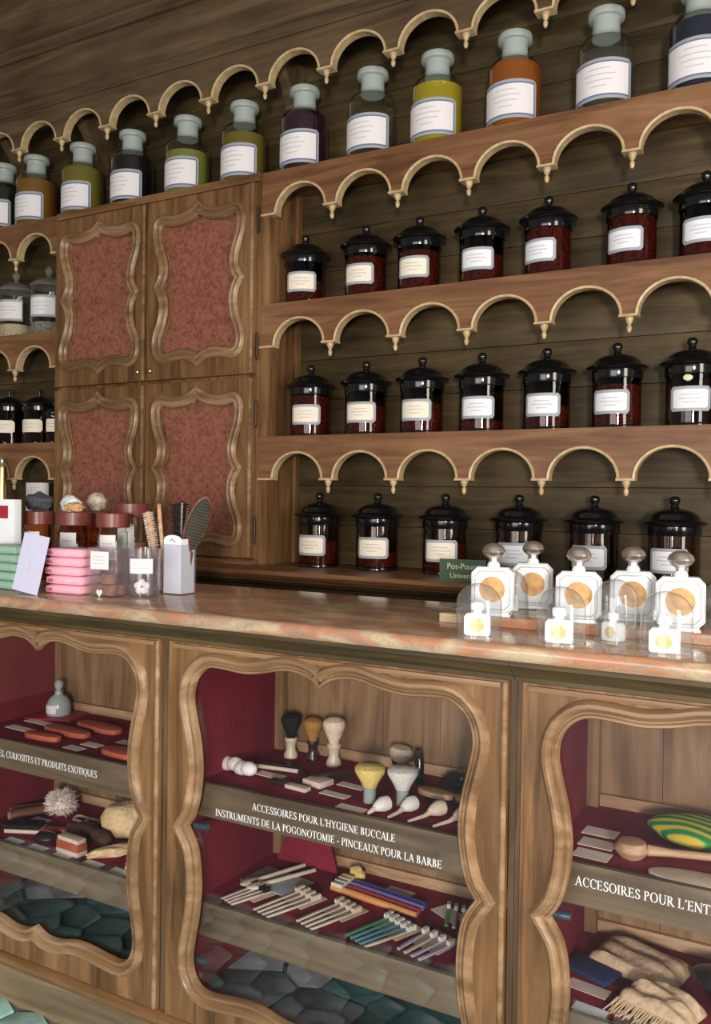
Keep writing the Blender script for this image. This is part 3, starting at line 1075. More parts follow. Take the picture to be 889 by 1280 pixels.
for i, (nm, x, liq, fill) in enumerate(BL):
    t = thing('stoppered_bottle', LBL[i], 'bottle', (x, 2.705, 2.505), 0, 'stoppered bottles on the top shelf')
    t.scale = (0.945, 0.945, 1.0)
    if first is None:
        g = MB().lathe(BOT, 36).build('glass_body', 'glass_clear', t)
        s = MB().lathe([(0, 0.24), (0.045, 0.242), (0.043, 0.285), (0.046, 0.297), (0.0575, 0.300), (0.0585, 0.3015), (0.0585, 0.3175), (0.0565, 0.3205), (0, 0.3215)], 32).build('stopper', 'frosted', t)
        lb = bottle_label(0).build('label', ['label_border', 'label_blue', 'paper', 'ink'], t)
        first = (g, s, lb)
    else:
        for o in first:
            c = o.copy()
            COL.objects.link(c)
            c.parent = t
    if liq:
        pr = [(0, 0.008), (0.084, 0.008), (0.089, 0.014)]
        zs = [z for z in (0.196, 0.210, 0.222) if z < fill]
        def rr_(z): return 0.089 if z <= 0.196 else (0.0865 - (z - 0.21) * 0.5)
        pr += [(rr_(z), z) for z in zs] + [(rr_(fill), fill), (0, fill)]
        MB().lathe(pr, 30).build('liquid', 'liquid_' + liq, t)

# ================================================================== BLACK-LIDDED JARS
JBODY = [(0, 0.004), (0.066, 0.0), (0.0725, 0.003), (0.0735, 0.010), (0.0735, 0.172)]
JLID = [(0.0755, 0.150), (0.0765, 0.152), (0.0765, 0.176), (0.081, 0.178), (0.089, 0.182), (0.093, 0.187), (0.089, 0.191), (0.078, 0.194), (0.072, 0.198), (0.066, 0.209),
        (0.052, 0.219), (0.032, 0.226), (0.016, 0.2285), (0.012, 0.232), (0.0105, 0.239), (0.0125, 0.243), (0.0155, 0.250), (0.0145, 0.258), (0.009, 0.2635), (0, 0.265)]


def jar_label():
    mb = MB()
    r, a = 0.0738, R(46)
    mb.patch(r, -a, a, 0.042, 0.114, 0, 16, 0.0006, 0.009)
    mb.patch(r + 0.0006, -a * 0.84, a * 0.84, 0.051, 0.105, 1, 14, 0.0005, 0.004)
    for z, f in ((0.088, 0.42), (0.077, 0.55), (0.066, 0.30)):
        mb.patch(r + 0.0011, -a * f, a * f, z, z + 0.0035, 2, 6, 0.0003)
    return mb


J0 = {}


def jar(x, y, z, rot, fill, label, group, warm=True, glassm='glass_jar', content='potpourri', sc_=1.0):
    t = thing('apothecary_jar', label, 'jar', (x, y, z), 0, group)
    t.scale = (sc_, sc_, sc_)
    if not J0:
        J0['body'] = MB().lathe(JBODY, 32).build('glass_body', 'glass_jar', t)
        J0['lid'] = MB().lathe(JLID, 32).build('lid', 'black_gloss', t)
        J0['base'] = MB().lathe([(0, 0.0), (0.071, 0.0), (0.0742, 0.002), (0.0742, 0.009), (0.0737, 0.010)], 32).build('base_ring', 'black_gloss', t)
        J0['base'].location.z = 0.0005
        J0['lw'] = jar_label().build('label', ['label_border', 'paper_warm', 'ink'], t)
        J0['lc'] = jar_label().build('label', ['label_border', 'paper_cool', 'ink'], None)
        J0['lc'].data.name = 'label_cool'
        bpy.data.objects.remove(J0['lc'], do_unlink=True)
        J0['lc'] = bpy.data.meshes['label_cool']
        l = J0['lw']
    else:
        for k in ('body', 'lid', 'base', 'lw'):
            c = J0[k].copy()
            COL.objects.link(c)
            c.parent = t
            if k == 'lw':
                l = c
    if not warm:
        l.data = J0['lc']
    l.rotation_euler = (0, 0, R(rot))
    if fill:
        mb = MB().lathe([(0, 0.012), (0.064, 0.012), (0.0695, 0.02), (0.0695, fill), (0.055, fill + 0.006), (0.03, fill + 0.002), (0, fill + 0.004)], 26)
        mb.build('potpourri', content, t)
    return t


rows = [
    ('upper', 2.0265, 2.70, 1.0, [(-1.712, 32.2 - 13, .085), (-1.458, 28.2 - 24, .14), (-1.25, 24.6 - 20, .135), (-1.024, 20.5 - 15, .095), (-0.802, 16.3 - 27, .15), (-0.545, 10.9 - 19, .15), (-0.335, 7.2 - 10, .10)]),
    ('middle', 1.547, 2.70, 1.0, [(-1.68, 31.8 - 17, .145), (-1.45, 28.2 - 18, .10), (-1.232, 24.5 - 21, .10), (-1.016, 20.5 - 13, .035), (-0.798, 16.4 - 12, .075), (-0.580, 12.1 - 16, .13), (-0.365, 8 - 3, 0)]),
    ('lowest', 1.08, 2.665, 1.0, [(-1.615, 31.3 - 28, .09), (-1.378, 27.4 - 15, .06), (-1.124, 22.9 - 13, .10), (-0.870, 18.1 - 17, 0), (-0.632, 13.4 - 16, 0), (-0.400, 8.6 - 14, 0)]),
]
for nm, z, y, s, js in rows:
    for i, (x, rot, fill) in enumerate(js):
        place = {'upper': 'on the uppermost jar shelf', 'middle': 'on the middle jar shelf', 'lowest': 'on the lowest ledge'}[nm]
        if nm == 'middle' and i == 6:
            lab = 'empty dark jar with a pale chip at its neck, last on middle shelf'
        elif i == 0:
            lab = f'black lidded jar beside the shelf end panel {place}'
        elif i == len(js) - 1:
            lab = f'black lidded jar farthest right {place}'
        else:
            lab = f'black lidded jar, {ORD[i]} from the cupboard {place}'
        t = jar(x, y, z, rot, fill, lab, f'black lidded jars {place}', warm=(i < 3))
        if nm == 'middle' and i == 6:
            MB().blob((0.014, 0.004, 0.010), 0.4, 3, 2, seed=3, M=Matrix.Translation((0.0, -0.072, 0.138))).build('chip', 'ivory', t)

# ---- left shelf jars
def clear_jar(x, label, fillm, fh):
    t = thing('clear_jar', label, 'jar', (x, 2.70, 2.0225), 0, 'clear glass jars on the left shelf')
    MB().lathe([(0, 0.004), (0.07, 0), (0.076, 0.005), (0.076, 0.215), (0.073, 0.222)], 28).build('glass_body', 'glass_clear', t)
    MB().lathe([(0.079, 0.215), (0.082, 0.222), (0.078, 0.228), (0.06, 0.246), (0.035, 0.258), (0.012, 0.264), (0.008, 0.272), (0.014, 0.280), (0.018, 0.292), (0.012, 0.304), (0.005, 0.312), (0, 0.316)], 26).build('lid', 'glass_lid', t)
    MB().lathe([(0, 0.008), (0.072, 0.008), (0.072, fh), (0, fh + 0.004)], 24).build('contents', fillm, t)
    mb = MB()
    mb.patch(0.0764, -R(50), R(50), 0.075, 0.170, 0, 16, 0.0006)
    mb.patch(0.0770, -R(46), R(46), 0.085, 0.160, 1, 14, 0.0005)
    for z, f in ((0.135, 20), (0.120, 28), (0.105, 16)):
        mb.patch(0.0775, -R(f), R(f), z, z + 0.004, 2, 6, 0.0003)
    l = mb.build('label', ['label_border', 'paper', 'ink'], t)
    l.rotation_euler = (0, 0, R(22))


clear_jar(-3.262, 'clear glass jar of pale grain with a domed lid, left end of the shelf', 'grain_pale', 0.062)
clear_jar(-3.052, 'clear glass jar of grey leaves tucked against the cupboard side', 'grey_leaf', 0.055)


def small_black_jar(x, r, y, h, label, rot):
    t = thing('black_jar', label, 'jar', (x, y, 1.547), 0, 'black jars on the left shelf')
    MB().lathe([(0, 0.002), (r - 0.004, 0), (r, 0.004), (r, h * 0.62), (r * 0.97, h * 0.66)], 24).build('glass_body', 'glass_dark', t)
    MB().lathe([(r + 0.002, h * 0.60), (r + 0.003, h * 0.67), (r * 1.15, h * 0.69), (r * 1.12, h * 0.72), (r * 0.7, h * 0.80), (r * 0.3, h * 0.85), (0.006, h * 0.87), (0.008, h * 0.93), (0.010, h * 0.97), (0, h)], 22).build('lid', 'black_gloss', t)
    MB().lathe([(0, 0.006), (r * 0.93, 0.006), (r * 0.93, h * 0.28), (0, h * 0.29)], 20).build('contents', 'potpourri', t)
    mb = MB()
    mb.patch(r + 0.0005, -R(46), R(46), 0.052, 0.108, 0, 12, 0.0006, 0.008)
    for z, f in ((0.086, 26), (0.072, 18)):
        mb.patch(r + 0.0011, -R(f), R(f), z, z + 0.0035, 1, 6, 0.0003)
    l = mb.build('label', ['paper_warm', 'ink'], t)
    l.rotation_euler = (0, 0, R(rot))


small_black_jar(-3.300, 0.076, 2.70, 0.255, 'black lidded jar at the left photo edge under the clear jars', 22)
small_black_jar(-3.118, 0.072, 2.715, 0.250, 'black lidded jar in the middle of the dark left niche', 12)
small_black_jar(-3.000, 0.034, 2.690, 0.195, 'slim dark jar squeezed between the black jar and cupboard side', 28)

t = thing('leaflet_box', 'white printed box standing in the lowest left niche', 'box', (-3.02, 2.62, 1.08), R(-8))
MB().box(-0.055, 0.055, -0.02, 0.02, 0, 0.295).build('carton', 'paper', t, 0.002)
pm = MB()
for k in range(9):
    for j in range(4):
        if (k * 3 + j) % 4:
            pm.box(-0.045 + j * 0.024, -0.045 + j * 0.024 + 0.016, -0.0208, -0.0200, 0.20 + k * 0.009, 0.203 + k * 0.009)
pm.build('print', 'ink', t)
t = thing('brass_tube', 'tall brass and glass tube standing on the ledge at the photo edge', 'tube', (-3.122, 2.52, 1.08))
MB().lathe([(0, 0), (0.020, 0), (0.020, 0.35), (0.019, 0.36)], 18).build('glass_body', 'brass', t)
MB().lathe([(0.019, 0.36), (0.012, 0.372), (0.009, 0.385), (0.011, 0.392), (0.006, 0.402), (0, 0.404)], 16).build('cap', 'silver', t)

# ---- green sign
t = thing('name_card', 'small dark green card with pale serif words leaning before the jars', 'sign', (-0.955, 2.400, 1.0805), R(7))
MB().box(-0.070, 0.070, -0.0015, 0.0015, 0.0, 0.068).build('card', 'sign_green', t)


def word(s, size, loc, mat, parent, name='lettering'):
    cu = bpy.data.curves.new(name, 'FONT')
    cu.body = s
    cu.size = size
    cu.align_x = 'CENTER'
    o = bpy.data.objects.new(name, cu)
    COL.objects.link(o)
    bpy.context.view_layer.update()
    me = bpy.data.meshes.new_from_object(o.evaluated_get(bpy.context.evaluated_depsgraph_get()))
    bpy.data.objects.remove(o, do_unlink=True)
    me.materials.clear()
    me.materials.append(MATS[mat])
    q = bpy.data.objects.new(name, me)
    COL.objects.link(q)
    q.parent = parent
    q.location = loc
    q.rotation_euler = (R(90), 0, 0)
    return q


word('Pot-Pourri', 0.024, (0.004, -0.0018, 0.039), 'gold_print', t)
word('Universel', 0.022, (0.004, -0.0018, 0.012), 'gold_print', t)
# easel prop of the card
MB().box(-0.012, 0.012, 0.0015, 0.03, 0.0, 0.004).build('prop', 'sign_green', t)

# ================================================================== PERFUME DISPLAY (right of the counter)
one('marble_riser', MB().box(-0.70, 0.30, 1.634, 1.865, ZC + 0.0002, 1.092), 'marble', 'low marble slab under the row of white perfume bottles', 'riser', bevel=0.003)
PW, PH, CH = 0.0425, 0.098, 0.012
OCT = [(-PW + CH, 0.006), (PW - CH, 0.006), (PW, 0.006 + CH), (PW, PH - CH), (PW - CH, PH), (-PW + CH, PH), (-PW, PH - CH), (-PW, 0.006 + CH)]


def scaled(poly, s):
    cz = (PH + 0.006) / 2
    return [(x * s, cz + (z - cz) * s) for x, z in poly]


def perfume():
    t = thing('perfume_bottle', '', 'bottle', (0, 0, 0), 0, 'white perfume bottles with silver stoppers')
    b = MB()
    b.prism(OCT, -0.016, 0.016)
    b.prism([(-PW * 0.86, 0.0), (PW * 0.86, 0.0), (PW * 0.72, 0.008), (-PW * 0.72, 0.008)], -0.017, 0.017)
    b.prism(scaled(OCT, 0.80), -0.0185, -0.0155)
    b.lathe([(0.013, PH - 0.002), (0.013, PH + 0.004), (0.010, PH + 0.010)], 16)
    b.build('glass_body', 'porcelain', t, 0.0015)
    e = MB()
    oc = [Vector((x, -0.0188, z)) for x, z in scaled(OCT, 0.83)]
    for k in range(8):
        e.tube([oc[k], oc[(k + 1) % 8]], 0.0011, 6)
    oc = [Vector((x, -0.0165, z)) for x, z in scaled(OCT, 0.95)]
    for k in range(8):
        e.tube([oc[k], oc[(k + 1) % 8]], 0.0009, 6)
    e.build('border', 'glass_edge', t)
    l = MB()
    Ml = Matrix.Translation((0, -0.0185, 0.054)) @ Matrix.Rotation(R(90), 4, 'X') @ Matrix.Diagonal((1.0, 1.0, 1, 1))
    l.lathe([(0.0255, 0.0), (0.0255, 0.0008), (0, 0.0009)], 28, M=Ml)
    l.build('label', 'tan_label', t)
    s = MB()
    s.lathe([(0.0095, PH + 0.008), (0.0095, PH + 0.016), (0.013, PH + 0.018), (0.020, PH + 0.023), (0.0235, PH + 0.030), (0.021, PH + 0.038), (0.014, PH + 0.044), (0.006, PH + 0.047), (0, PH + 0.0475)], 22)
    s.build('stopper', 'silver', t)
    return t


spots = [(-0.592, 1.656, 12, 'leftmost white perfume bottle with silver stopper on the marble riser'), (-0.560, 1.815, 16, 'white perfume bottle with silver stopper at the back of the riser'),
         (-0.421, 1.656, 15, 'middle white perfume bottle with silver stopper in the front row'), (-0.335, 1.735, 10, 'white perfume bottle set back, second from the right'),
         (-0.236, 1.656, 8, 'rightmost white perfume bottle with silver stopper at the riser front')]
p0 = perfume()
for i, (x, y, a, lab) in enumerate(spots):
    o = p0 if i == 0 else copy_tree(p0)
    o.location = (x, y, 1.0922)
    o.rotation_euler = (0, 0, R(a))
    o['label'] = lab


def dome(x, y, z, r, h, lab, full=True):
    t = thing('glass_dome', lab, 'cloche', (x, y, z), 0, 'glass domes over scent samples')
    hc = h - r * 0.9
    pr = [(r, 0.0), (r, hc)] + [(r * math.cos(a), hc + r * 0.9 * math.sin(a)) for a in [PI / 2 * k / 9 for k in range(1, 9)]] + [(0, h)]
    MB().lathe(pr, 32).build('dome', 'glass_dome', t)
    rim = MB().lathe([(r - 0.001, 0.0), (r + 0.0012, 0.0), (r + 0.0012, 0.003), (r, 0.004)], 32)
    rim.build('rim', 'glass_dome', t)
    return t


def sample(x, y, z, s, a, lab):
    t = thing('sample_bottle', lab, 'bottle', (x, y, z), R(a), 'small white sample bottles under glass')
    t.scale = (s, s, s)
    b = MB()
    q = [(-0.02, 0.0), (0.02, 0.0), (0.023, 0.004), (0.023, 0.034), (0.018, 0.040), (-0.018, 0.040), (-0.023, 0.034), (-0.023, 0.004)]
    b.prism(q, -0.010, 0.010)
    b.build('glass_body', 'porcelain', t, 0.0012)
    l = MB()
    l.lathe([(0.0125, 0.0), (0.0125, 0.0007), (0, 0.0008)], 22, M=Matrix.Translation((0, -0.010, 0.019)) @ Matrix.Rotation(R(90), 4, 'X'))
    l.build('label', 'gold_label', t)
    c = MB().lathe([(0.008, 0.039), (0.008, 0.044), (0.012, 0.046), (0.013, 0.056), (0.010, 0.060), (0, 0.061)], 18)
    c.build('cap', 'porcelain', t)


DM = [(-0.566, 1.508, ZC, 0.0415, 0.098, 'front left glass dome at the marble edge'), (-0.584, 1.738, 1.0922, 0.038, 0.085, 'glass dome standing on the riser between two perfume bottles'),
      (-0.414, 1.512, ZC, 0.0425, 0.101, 'front middle glass dome at the marble edge'), (-0.336, 1.590, ZC, 0.038, 0.112, 'glass dome between and behind the right two front domes'),
      (-0.236, 1.510, ZC, 0.0420, 0.104, 'front right glass dome at the marble edge'), (-0.168, 1.728, 1.0922, 0.040, 0.090, 'glass dome on the riser at the right photo edge')]
for i, (x, y, z, r, h, lab) in enumerate(DM):
    dome(x, y, z + 0.0002, r, h, lab)
    sample(x - 0.004, y + (0.004 if i % 2 == 0 else 0), z + 0.0004, 1.05 if i % 2 == 0 else 0.86, (14, 30, 10, -25, 6, 10)[i], 'small white bottle under the ' + lab)

# ================================================================== LEFT OF THE COUNTER
def jar_brown(x, y, h, bm, lab, r=0.043, lr=0.049, paper=True, rot=20):
    t = thing('storage_jar', lab, 'jar', (x, y, ZC), 0, 'storage jars with brown lids on the counter')
    MB().lathe([(0, 0.003), (r - 0.006, 0), (r, 0.006), (r, h - 0.055), (r * 0.92, h - 0.048), (r * 0.90, h - 0.034)], 28).build('glass_body', bm, t)
    MB().lathe([(lr - 0.002, h - 0.040), (lr, h - 0.038), (lr, h - 0.003), (lr - 0.003, h), (lr - 0.012, h - 0.001), (0, h - 0.001)], 32).build('lid', 'bakelite', t)
    MB().lathe([(0, 0.007), (r * 0.93, 0.007), (r * 0.93, h * 0.5), (0, h * 0.52)], 22).build('contents', 'soap_brown', t)
    if paper:
        mb = MB()
        mb.patch(r + 0.0004, -R(34), R(34), 0.075, h - 0.060, 0, 10, 0.0006)
        mb.patch(r + 0.0011, -R(20), R(20), h - 0.085, h - 0.081, 1, 6, 0.0003)
        l = mb.build('label', ['paper', 'ink'], t)
        l.rotation_euler = (0, 0, R(rot))
    return t


glass('glass_amber', (0.78, 0.42, 0.20), 0.05)
jar_brown(-2.070, 1.800, 0.202, 'glass_amber', 'amber jar with a brown lid carrying the dark pumice stone', 0.042, 0.0475)
jar_brown(-1.926, 1.805, 0.203, 'glass_amber', 'brown lidded jar behind the pink packets carrying two small stones')
jar_brown(-1.985, 1.945, 0.203, 'glass_amber', 'brown lidded jar at the back under the round loofah ball', paper=False)
jar_brown(-1.734, 1.765, 0.203, 'glass_clear', 'clear jar with a brown lid right above the clear label box', 0.040, 0.045)
jar_brown(-1.800, 1.905, 0.230, 'glass_clear', 'tallest brown lidded jar at the back beside the hairbrushes', 0.044, 0.051)
one('pumice_stone', MB().blob((0.044, 0.036, 0.029), 0.22, 1.8, 4, seed=1, zmin=-0.92), 'pumice_dark', 'dark grey pumice stone on the left jar lid', 'stone', (-2.068, 1.800, ZC + 0.202 + 0.0266))
one('pumice_stone', MB().blob((0.036, 0.022, 0.024), 0.3, 1.7, 4, seed=4, zmin=-0.92), 'pumice_white', 'bluish white pumice stone behind the orange sponge', 'stone', (-1.962, 1.826, ZC + 0.203 + 0.0220))
one('sea_sponge', MB().blob((0.030, 0.022, 0.014), 0.35, 2.2, 4, seed=6, zmin=-0.9), 'sponge_tan', 'small orange tan sponge on the second jar lid', 'sponge', (-1.900, 1.780, ZC + 0.203 + 0.0126))
one('loofah_ball', MB().blob((0.030, 0.030, 0.030), 0.12, 3, 4, seed=8, zmin=-0.9), 'loofah_ball', 'round beige fibrous ball on the back jar lid', 'ball', (-1.972, 1.938, ZC + 0.203 + 0.0268))

t = thing('gift_box', 'white upright box with a red seal at the left photo edge', 'box', (-2.142, 1.655, ZC), 0)
MB().box(-0.14, 0.14, 0, 0.028, 0, 0.236).build('carton', 'paper_cool', t, 0.003)
sl = MB()
sl.box(0.066, 0.118, -0.0012, -0.0001, 0.182, 0.218)
sl.build('seal', 'red_label', t)


def packet(stackname, mat, x, y, w_, d_, hs, n, rz, word_, seal):
    z = ZC + 0.0003
    for k in range(n):
        rr = random.Random(k + int(w_ * 1000))
        t = thing('wrapped_packet', f'{word_} wrapped packet, ' + ('lowest' if k == 0 else 'topmost' if k == n - 1 else ORD[k] + ' from the bottom') + f' in the {word_} stack', 'packet',
                  (x + rr.uniform(-0.003, 0.003), y + rr.uniform(-0.003, 0.003), z), rz + R(rr.uniform(-2, 2)), f'{word_} wrapped packets')
        mb = MB()
        nx, ny = 16, 10
        vs, fs = [], []
        for top in (0, 1):
            for j in range(ny + 1):
                for i in range(nx + 1):
                    u, v = i / nx * 2 - 1, j / ny * 2 - 1
                    e = (1 - abs(u) ** 9) * (1 - abs(v) ** 9)
                    zz = hs / 2 + (hs / 2) * (0.62 + 0.38 * (e ** 0.3 if e > 0 else 0)) * (1 if top else -1) * (0.96 + 0.04 * noise.noise(Vector((u * 3, v * 3, k * 5 + top))))
                    vs.append((u * w_ / 2, v * d_ / 2, min(max(zz, 0.0004), hs - 0.0002)))
        q = (nx + 1) * (ny + 1)
        for j in range(ny):
            for i in range(nx):
                a = j * (nx + 1) + i
                fs.append((a, a + nx + 1, a + nx + 2, a + 1))
                fs.append((q + a, q + a + 1, q + a + nx + 2, q + a + nx + 1))
        rim = [i for i in range(nx + 1)] + [j * (nx + 1) + nx for j in range(1, ny + 1)] + [ny * (nx + 1) + i for i in range(nx - 1, -1, -1)] + [j * (nx + 1) for j in range(ny - 1, 0, -1)]
        for k1, k2 in zip(rim, rim[1:] + rim[:1]):
            fs.append((k1, k2, q + k2, q + k1))
        mb.add(vs, fs)
        mb.build('wrapper', mat, t, angle=75)
        if seal:
            s = MB().box(-w_ / 2 + 0.004, -w_ / 2 + 0.022, -d_ / 2 - 0.0012, -d_ / 2 + 0.004, hs * 0.30, hs * 0.62)
            s.build('seal', seal, t, 0.001)
        z += hs


packet('pink', 'pink_wrap', -1.690, 1.585, 0.115, 0.075, 0.0232, 5, R(3), 'pink', 'pink_seal')
packet('green', 'mint_wrap', -1.914, 1.580, 0.140, 0.085, 0.0232, 5, R(-4), 'mint green', None)

t = thing('price_note', 'lilac white handwritten note card leaning on the packet stacks', 'card', (-1.757, 1.486, ZC + 0.0004), 0)
mb = MB()
Mc = Matrix.Rotation(R(-9), 4, 'X') @ Matrix.Rotation(R(7), 4, 'Y')
mb.box(-0.046, 0.046, -0.0008, 0.0008, 0.006, 0.152, 0, Mc)
mb.build('card', 'card_lilac', t)
mb = MB()
for (a, b_, c, d_) in ((0.0, 0.115, 0.010, 0.108), (0.010, 0.108, 0.002, 0.100), (0.002, 0.1, 0.012, 0.095), (-0.008, 0.088, 0.004, 0.080), (0.004, 0.08, -0.006, 0.073), (-0.008, 0.060, 0.006, 0.066), (0.006, 0.066, 0.0, 0.052), (-0.012, 0.115, -0.018, 0.100), (-0.012, 0.085, -0.016, 0.065)):
    mb.tube([Mc @ Vector((a, -0.0012, b_)), Mc @ Vector((c, -0.0012, d_))], 0.0008, 4)
mb.build('handwriting', 'ink', t)


def clear_box(x, y, w_, d_, h, lab, lid=False):
    t = thing('acrylic_box', lab, 'box', (x, y, ZC + 0.0003), 0, 'clear acrylic boxes on the counter')
    mb = MB()
    th = 0.0025
    a, b_ = w_ / 2, d_ / 2
    mb.box(-a, a, -b_, -b_ + th, 0, h)
    mb.box(-a, a, b_ - th, b_, 0, h)
    mb.box(-a, -a + th, -b_ + th, b_ - th, 0, h)
    mb.box(a - th, a, -b_ + th, b_ - th, 0, h)
    mb.box(-a + th, a - th, -b_ + th, b_ - th, 0, th)
    mb.build('walls', 'acrylic', t)
    return t


t = clear_box(-1.572, 1.588, 0.078, 0.060, 0.122, 'square clear box with a white label over brown soaps')
mb = MB().box(-0.032, 0.028, -0.0309, -0.0301, 0.068, 0.112)
for z in (0.098, 0.090, 0.082):
    mb.box(-0.024, 0.016, -0.0313, -0.0309, z, z + 0.002, 1)
mb.build('label', ['paper', 'ink'], t)
for i, (x, y) in enumerate(((-0.018, -0.013), (0.018, -0.013), (-0.018, 0.013), (0.018, 0.013), (0.0, 0.0))):
    one('soap_bar', MB().box(-0.0165, 0.0165, -0.0115, 0.0115, 0, 0.026), 'soap_brown', f'brown soap in the square clear box, {["front left", "front right", "back left", "back right", "uppermost"][i]}', 'soap',
        (-1.572 + x, 1.588 + y, ZC + 0.0035 + (0.0265 if i == 4 else 0)), R((i - 2) * 1.0), 'brown soaps in the clear box', 0.004)
hp = [(0, -0.009), (0.009, 0.001), (0.008, 0.008), (0.004, 0.009), (0, 0.005), (-0.004, 0.009), (-0.008, 0.008), (-0.009, 0.001)]
one('heart_tag', MB().prism(hp, -0.001, 0.001), 'porcelain', 'tiny white heart tag at the foot of the square clear box', 'tag', (-1.572, 1.5563, ZC + 0.0096))
t = thing('glass_tumbler', 'round clear tumbler with a white label and white flower', 'tumbler', (-1.497, 1.632, ZC + 0.0003))
MB().lathe([(0, 0.003), (0.037, 0), (0.039, 0.003), (0.041, 0.118), (0.042, 0.120), (0.039, 0.120), (0.037, 0.006), (0, 0.006)], 32).build('glass_body', 'acrylic', t)
mb = MB()
mb.patch(0.0414, -R(42), R(42), 0.060, 0.096, 0, 12, 0.0006)
mb.patch(0.0421, -R(26), R(26), 0.082, 0.0845, 1, 8, 0.0003)
mb.patch(0.0421, -R(26), R(26), 0.072, 0.0745, 1, 8, 0.0003)
l = mb.build('label', ['paper', 'ink'], t)
l.rotation_euler = (0, 0, R(30))
t = thing('cotton_flower', 'white flower shape lying in the round tumbler', 'flower', (-1.486, 1.612, ZC + 0.0065), R(34))
mb = MB()
for k in range(5):
    a = R(90 + 72 * k)
    mb.blob((0.009, 0.005, 0.009), 0.1, 2, 2, seed=k, M=Matrix.Translation((0.011 * math.cos(a), 0, 0.0195 + 0.011 * math.sin(a))))
mb.build('petals', 'cotton', t)
t = clear_box(-1.536, 1.738, 0.042, 0.036, 0.094, 'narrow clear upright box holding two pale brushes beside the tumbler')
t = clear_box(-1.467, 1.7285, 0.064, 0.058, 0.128, 'clear brush holder lined with white paper')
mb = MB()
pl = [(-0.0285, 0.003), (0.0290, 0.003), (0.0290, 0.140)] + [(0.029 * math.cos(a), 0.140 + 0.012 * math.sin(a)) for a in [PI * k / 10 for k in range(1, 10)]] + [(-0.0285, 0.140)]
mb.prism(pl, -0.0262, -0.0250)
mb.box(0.0278, 0.0290, -0.0250, 0.025, 0.003, 0.142)
mb.box(-0.0285, 0.0278, 0.0240, 0.0252, 0.003, 0.135)
mb.build('paper_lining', 'paper_cool', t)
mb = MB()
mb.tube([(-0.008, -0.0264, 0.136), (0.0, -0.0275, 0.142), (0.010, -0.027, 0.134)], 0.0016, 6)
mb.build('tape', 'label_border', t)


def lean(x, y, z, ax, ay):
    return Matrix.Translation((x, y, z)) @ Matrix.Rotation(R(ay), 4, 'Y') @ Matrix.Rotation(R(ax), 4, 'X')


def hairbrush(name, lab, foot, tip, spin, builder):
    """foot and tip are world points; parts are built along local +Z from the foot"""
    f, tp = Vector(foot), Vector(tip)
    d = tp - f
    q = d.to_track_quat('Z', 'Y')
    t = thing(name, lab, 'brush', foot)
    t.rotation_mode = 'QUATERNION'
    t.rotation_quaternion = q @ Matrix.Rotation(R(spin), 3, 'Z').to_quaternion()
    builder(t, d.length)
    return t


def b_round(mat_h, mat_b, rb):
    def f(t, L):
        MB().lathe([(0, 0), (0.006, 0.001), (0.008, 0.03), (0.006, L * 0.45), (0.009, L * 0.52), (0.009, L - 0.006), (0, L)], 12).build('handle', mat_h, t)
        mb = MB()
        rr = random.Random(3)
        for k in range(15):
            z = L * 0.56 + (L * 0.40) * k / 14
            for j in range(14):
                a = 2 * PI * (j + 0.5 * (k % 2)) / 14
                mb.tube([(0.008 * math.cos(a), 0.008 * math.sin(a), z), (rb * math.cos(a), rb * math.sin(a), z + rr.uniform(-0.002, 0.002))], 0.0009, 3)
        mb.build('bristles', mat_b, t, kind='stuff')
    return f


def b_paddle(mat_h, mat_c, w_, pad=True):
    def f(t, L):
        n = 20
        c = L * 0.70
        rz_ = L * 0.30
        pl = [(w_ * math.sin(2 * PI * k / n), c + rz_ * math.cos(2 * PI * k / n)) for k in range(n)]
        mb = MB().prism(pl, 0.002, 0.012)
        mb.build('head', mat_h, t, 0.002)
        MB().tube([(0, 0.007, 0), (0, 0.007, L * 0.2), (0, 0.007, L * 0.44)], [0.006, 0.008, 0.008], 10).build('handle', mat_h, t)
        if pad:
            pl2 = [(0.88 * w_ * math.sin(2 * PI * k / n), c + 0.9 * rz_ * math.cos(2 * PI * k / n)) for k in range(n)]
            MB().prism(pl2, -0.003, 0.002).build('cushion', mat_c, t, 0.002)
            pins = MB()
            for i in range(-6, 7):
                for j in range(-9, 10):
                    x, z = i * w_ / 7, j * rz_ / 10
                    if (x / (0.8 * w_)) ** 2 + (z / (0.82 * rz_)) ** 2 < 1:
                        pins.tube([(x, -0.003, c + z), (x, -0.010, c + z)], 0.0005, 3)
            pins.build('pins', 'gilt_trim', t, kind='stuff')
    return f


hz = ZC + 0.004
hairbrush('round_hairbrush', 'pale bristled narrow brush leaning left out of the narrow box', (-1.525, 1.732, hz), (-1.584, 1.736, 1.285), 0, b_round('wood_pale', 'bristle_pale', 0.014))
hairbrush('wooden_hairbrush', 'pale wooden brush back leaning left beside the bristled one', (-1.529, 1.742, hz), (-1.566, 1.750, 1.303), 50, b_paddle('wood_pale', 'cushion_black', 0.016, False))
hairbrush('round_hairbrush', 'black spiky round hairbrush in the middle of the holder', (-1.478, 1.746, hz), (-1.478, 1.752, 1.312), 0, b_round('horn_dark', 'bristle_black', 0.019))
hairbrush('round_hairbrush', 'dark round hairbrush at the back left of the holder', (-1.478, 1.744, hz), (-1.528, 1.790, 1.308), 0, b_round('horn_dark', 'bristle_black', 0.018))
hairbrush('wooden_hairbrush', 'reddish wooden brush seen edge on in the holder', (-1.458, 1.735, hz), (-1.440, 1.752, 1.318), 140, b_paddle('bakelite', 'bristle_black', 0.020))
hairbrush('paddle_hairbrush', 'oval paddle hairbrush with black pinned cushion leaning right', (-1.488, 1.733, hz), (-1.390, 1.742, 1.324), -40, b_paddle('wood_brown', 'cushion_black', 0.029))

# ================================================================== THINGS IN THE DISPLAY CABINETS
ZU, ZL = 0.6603, 0.3843


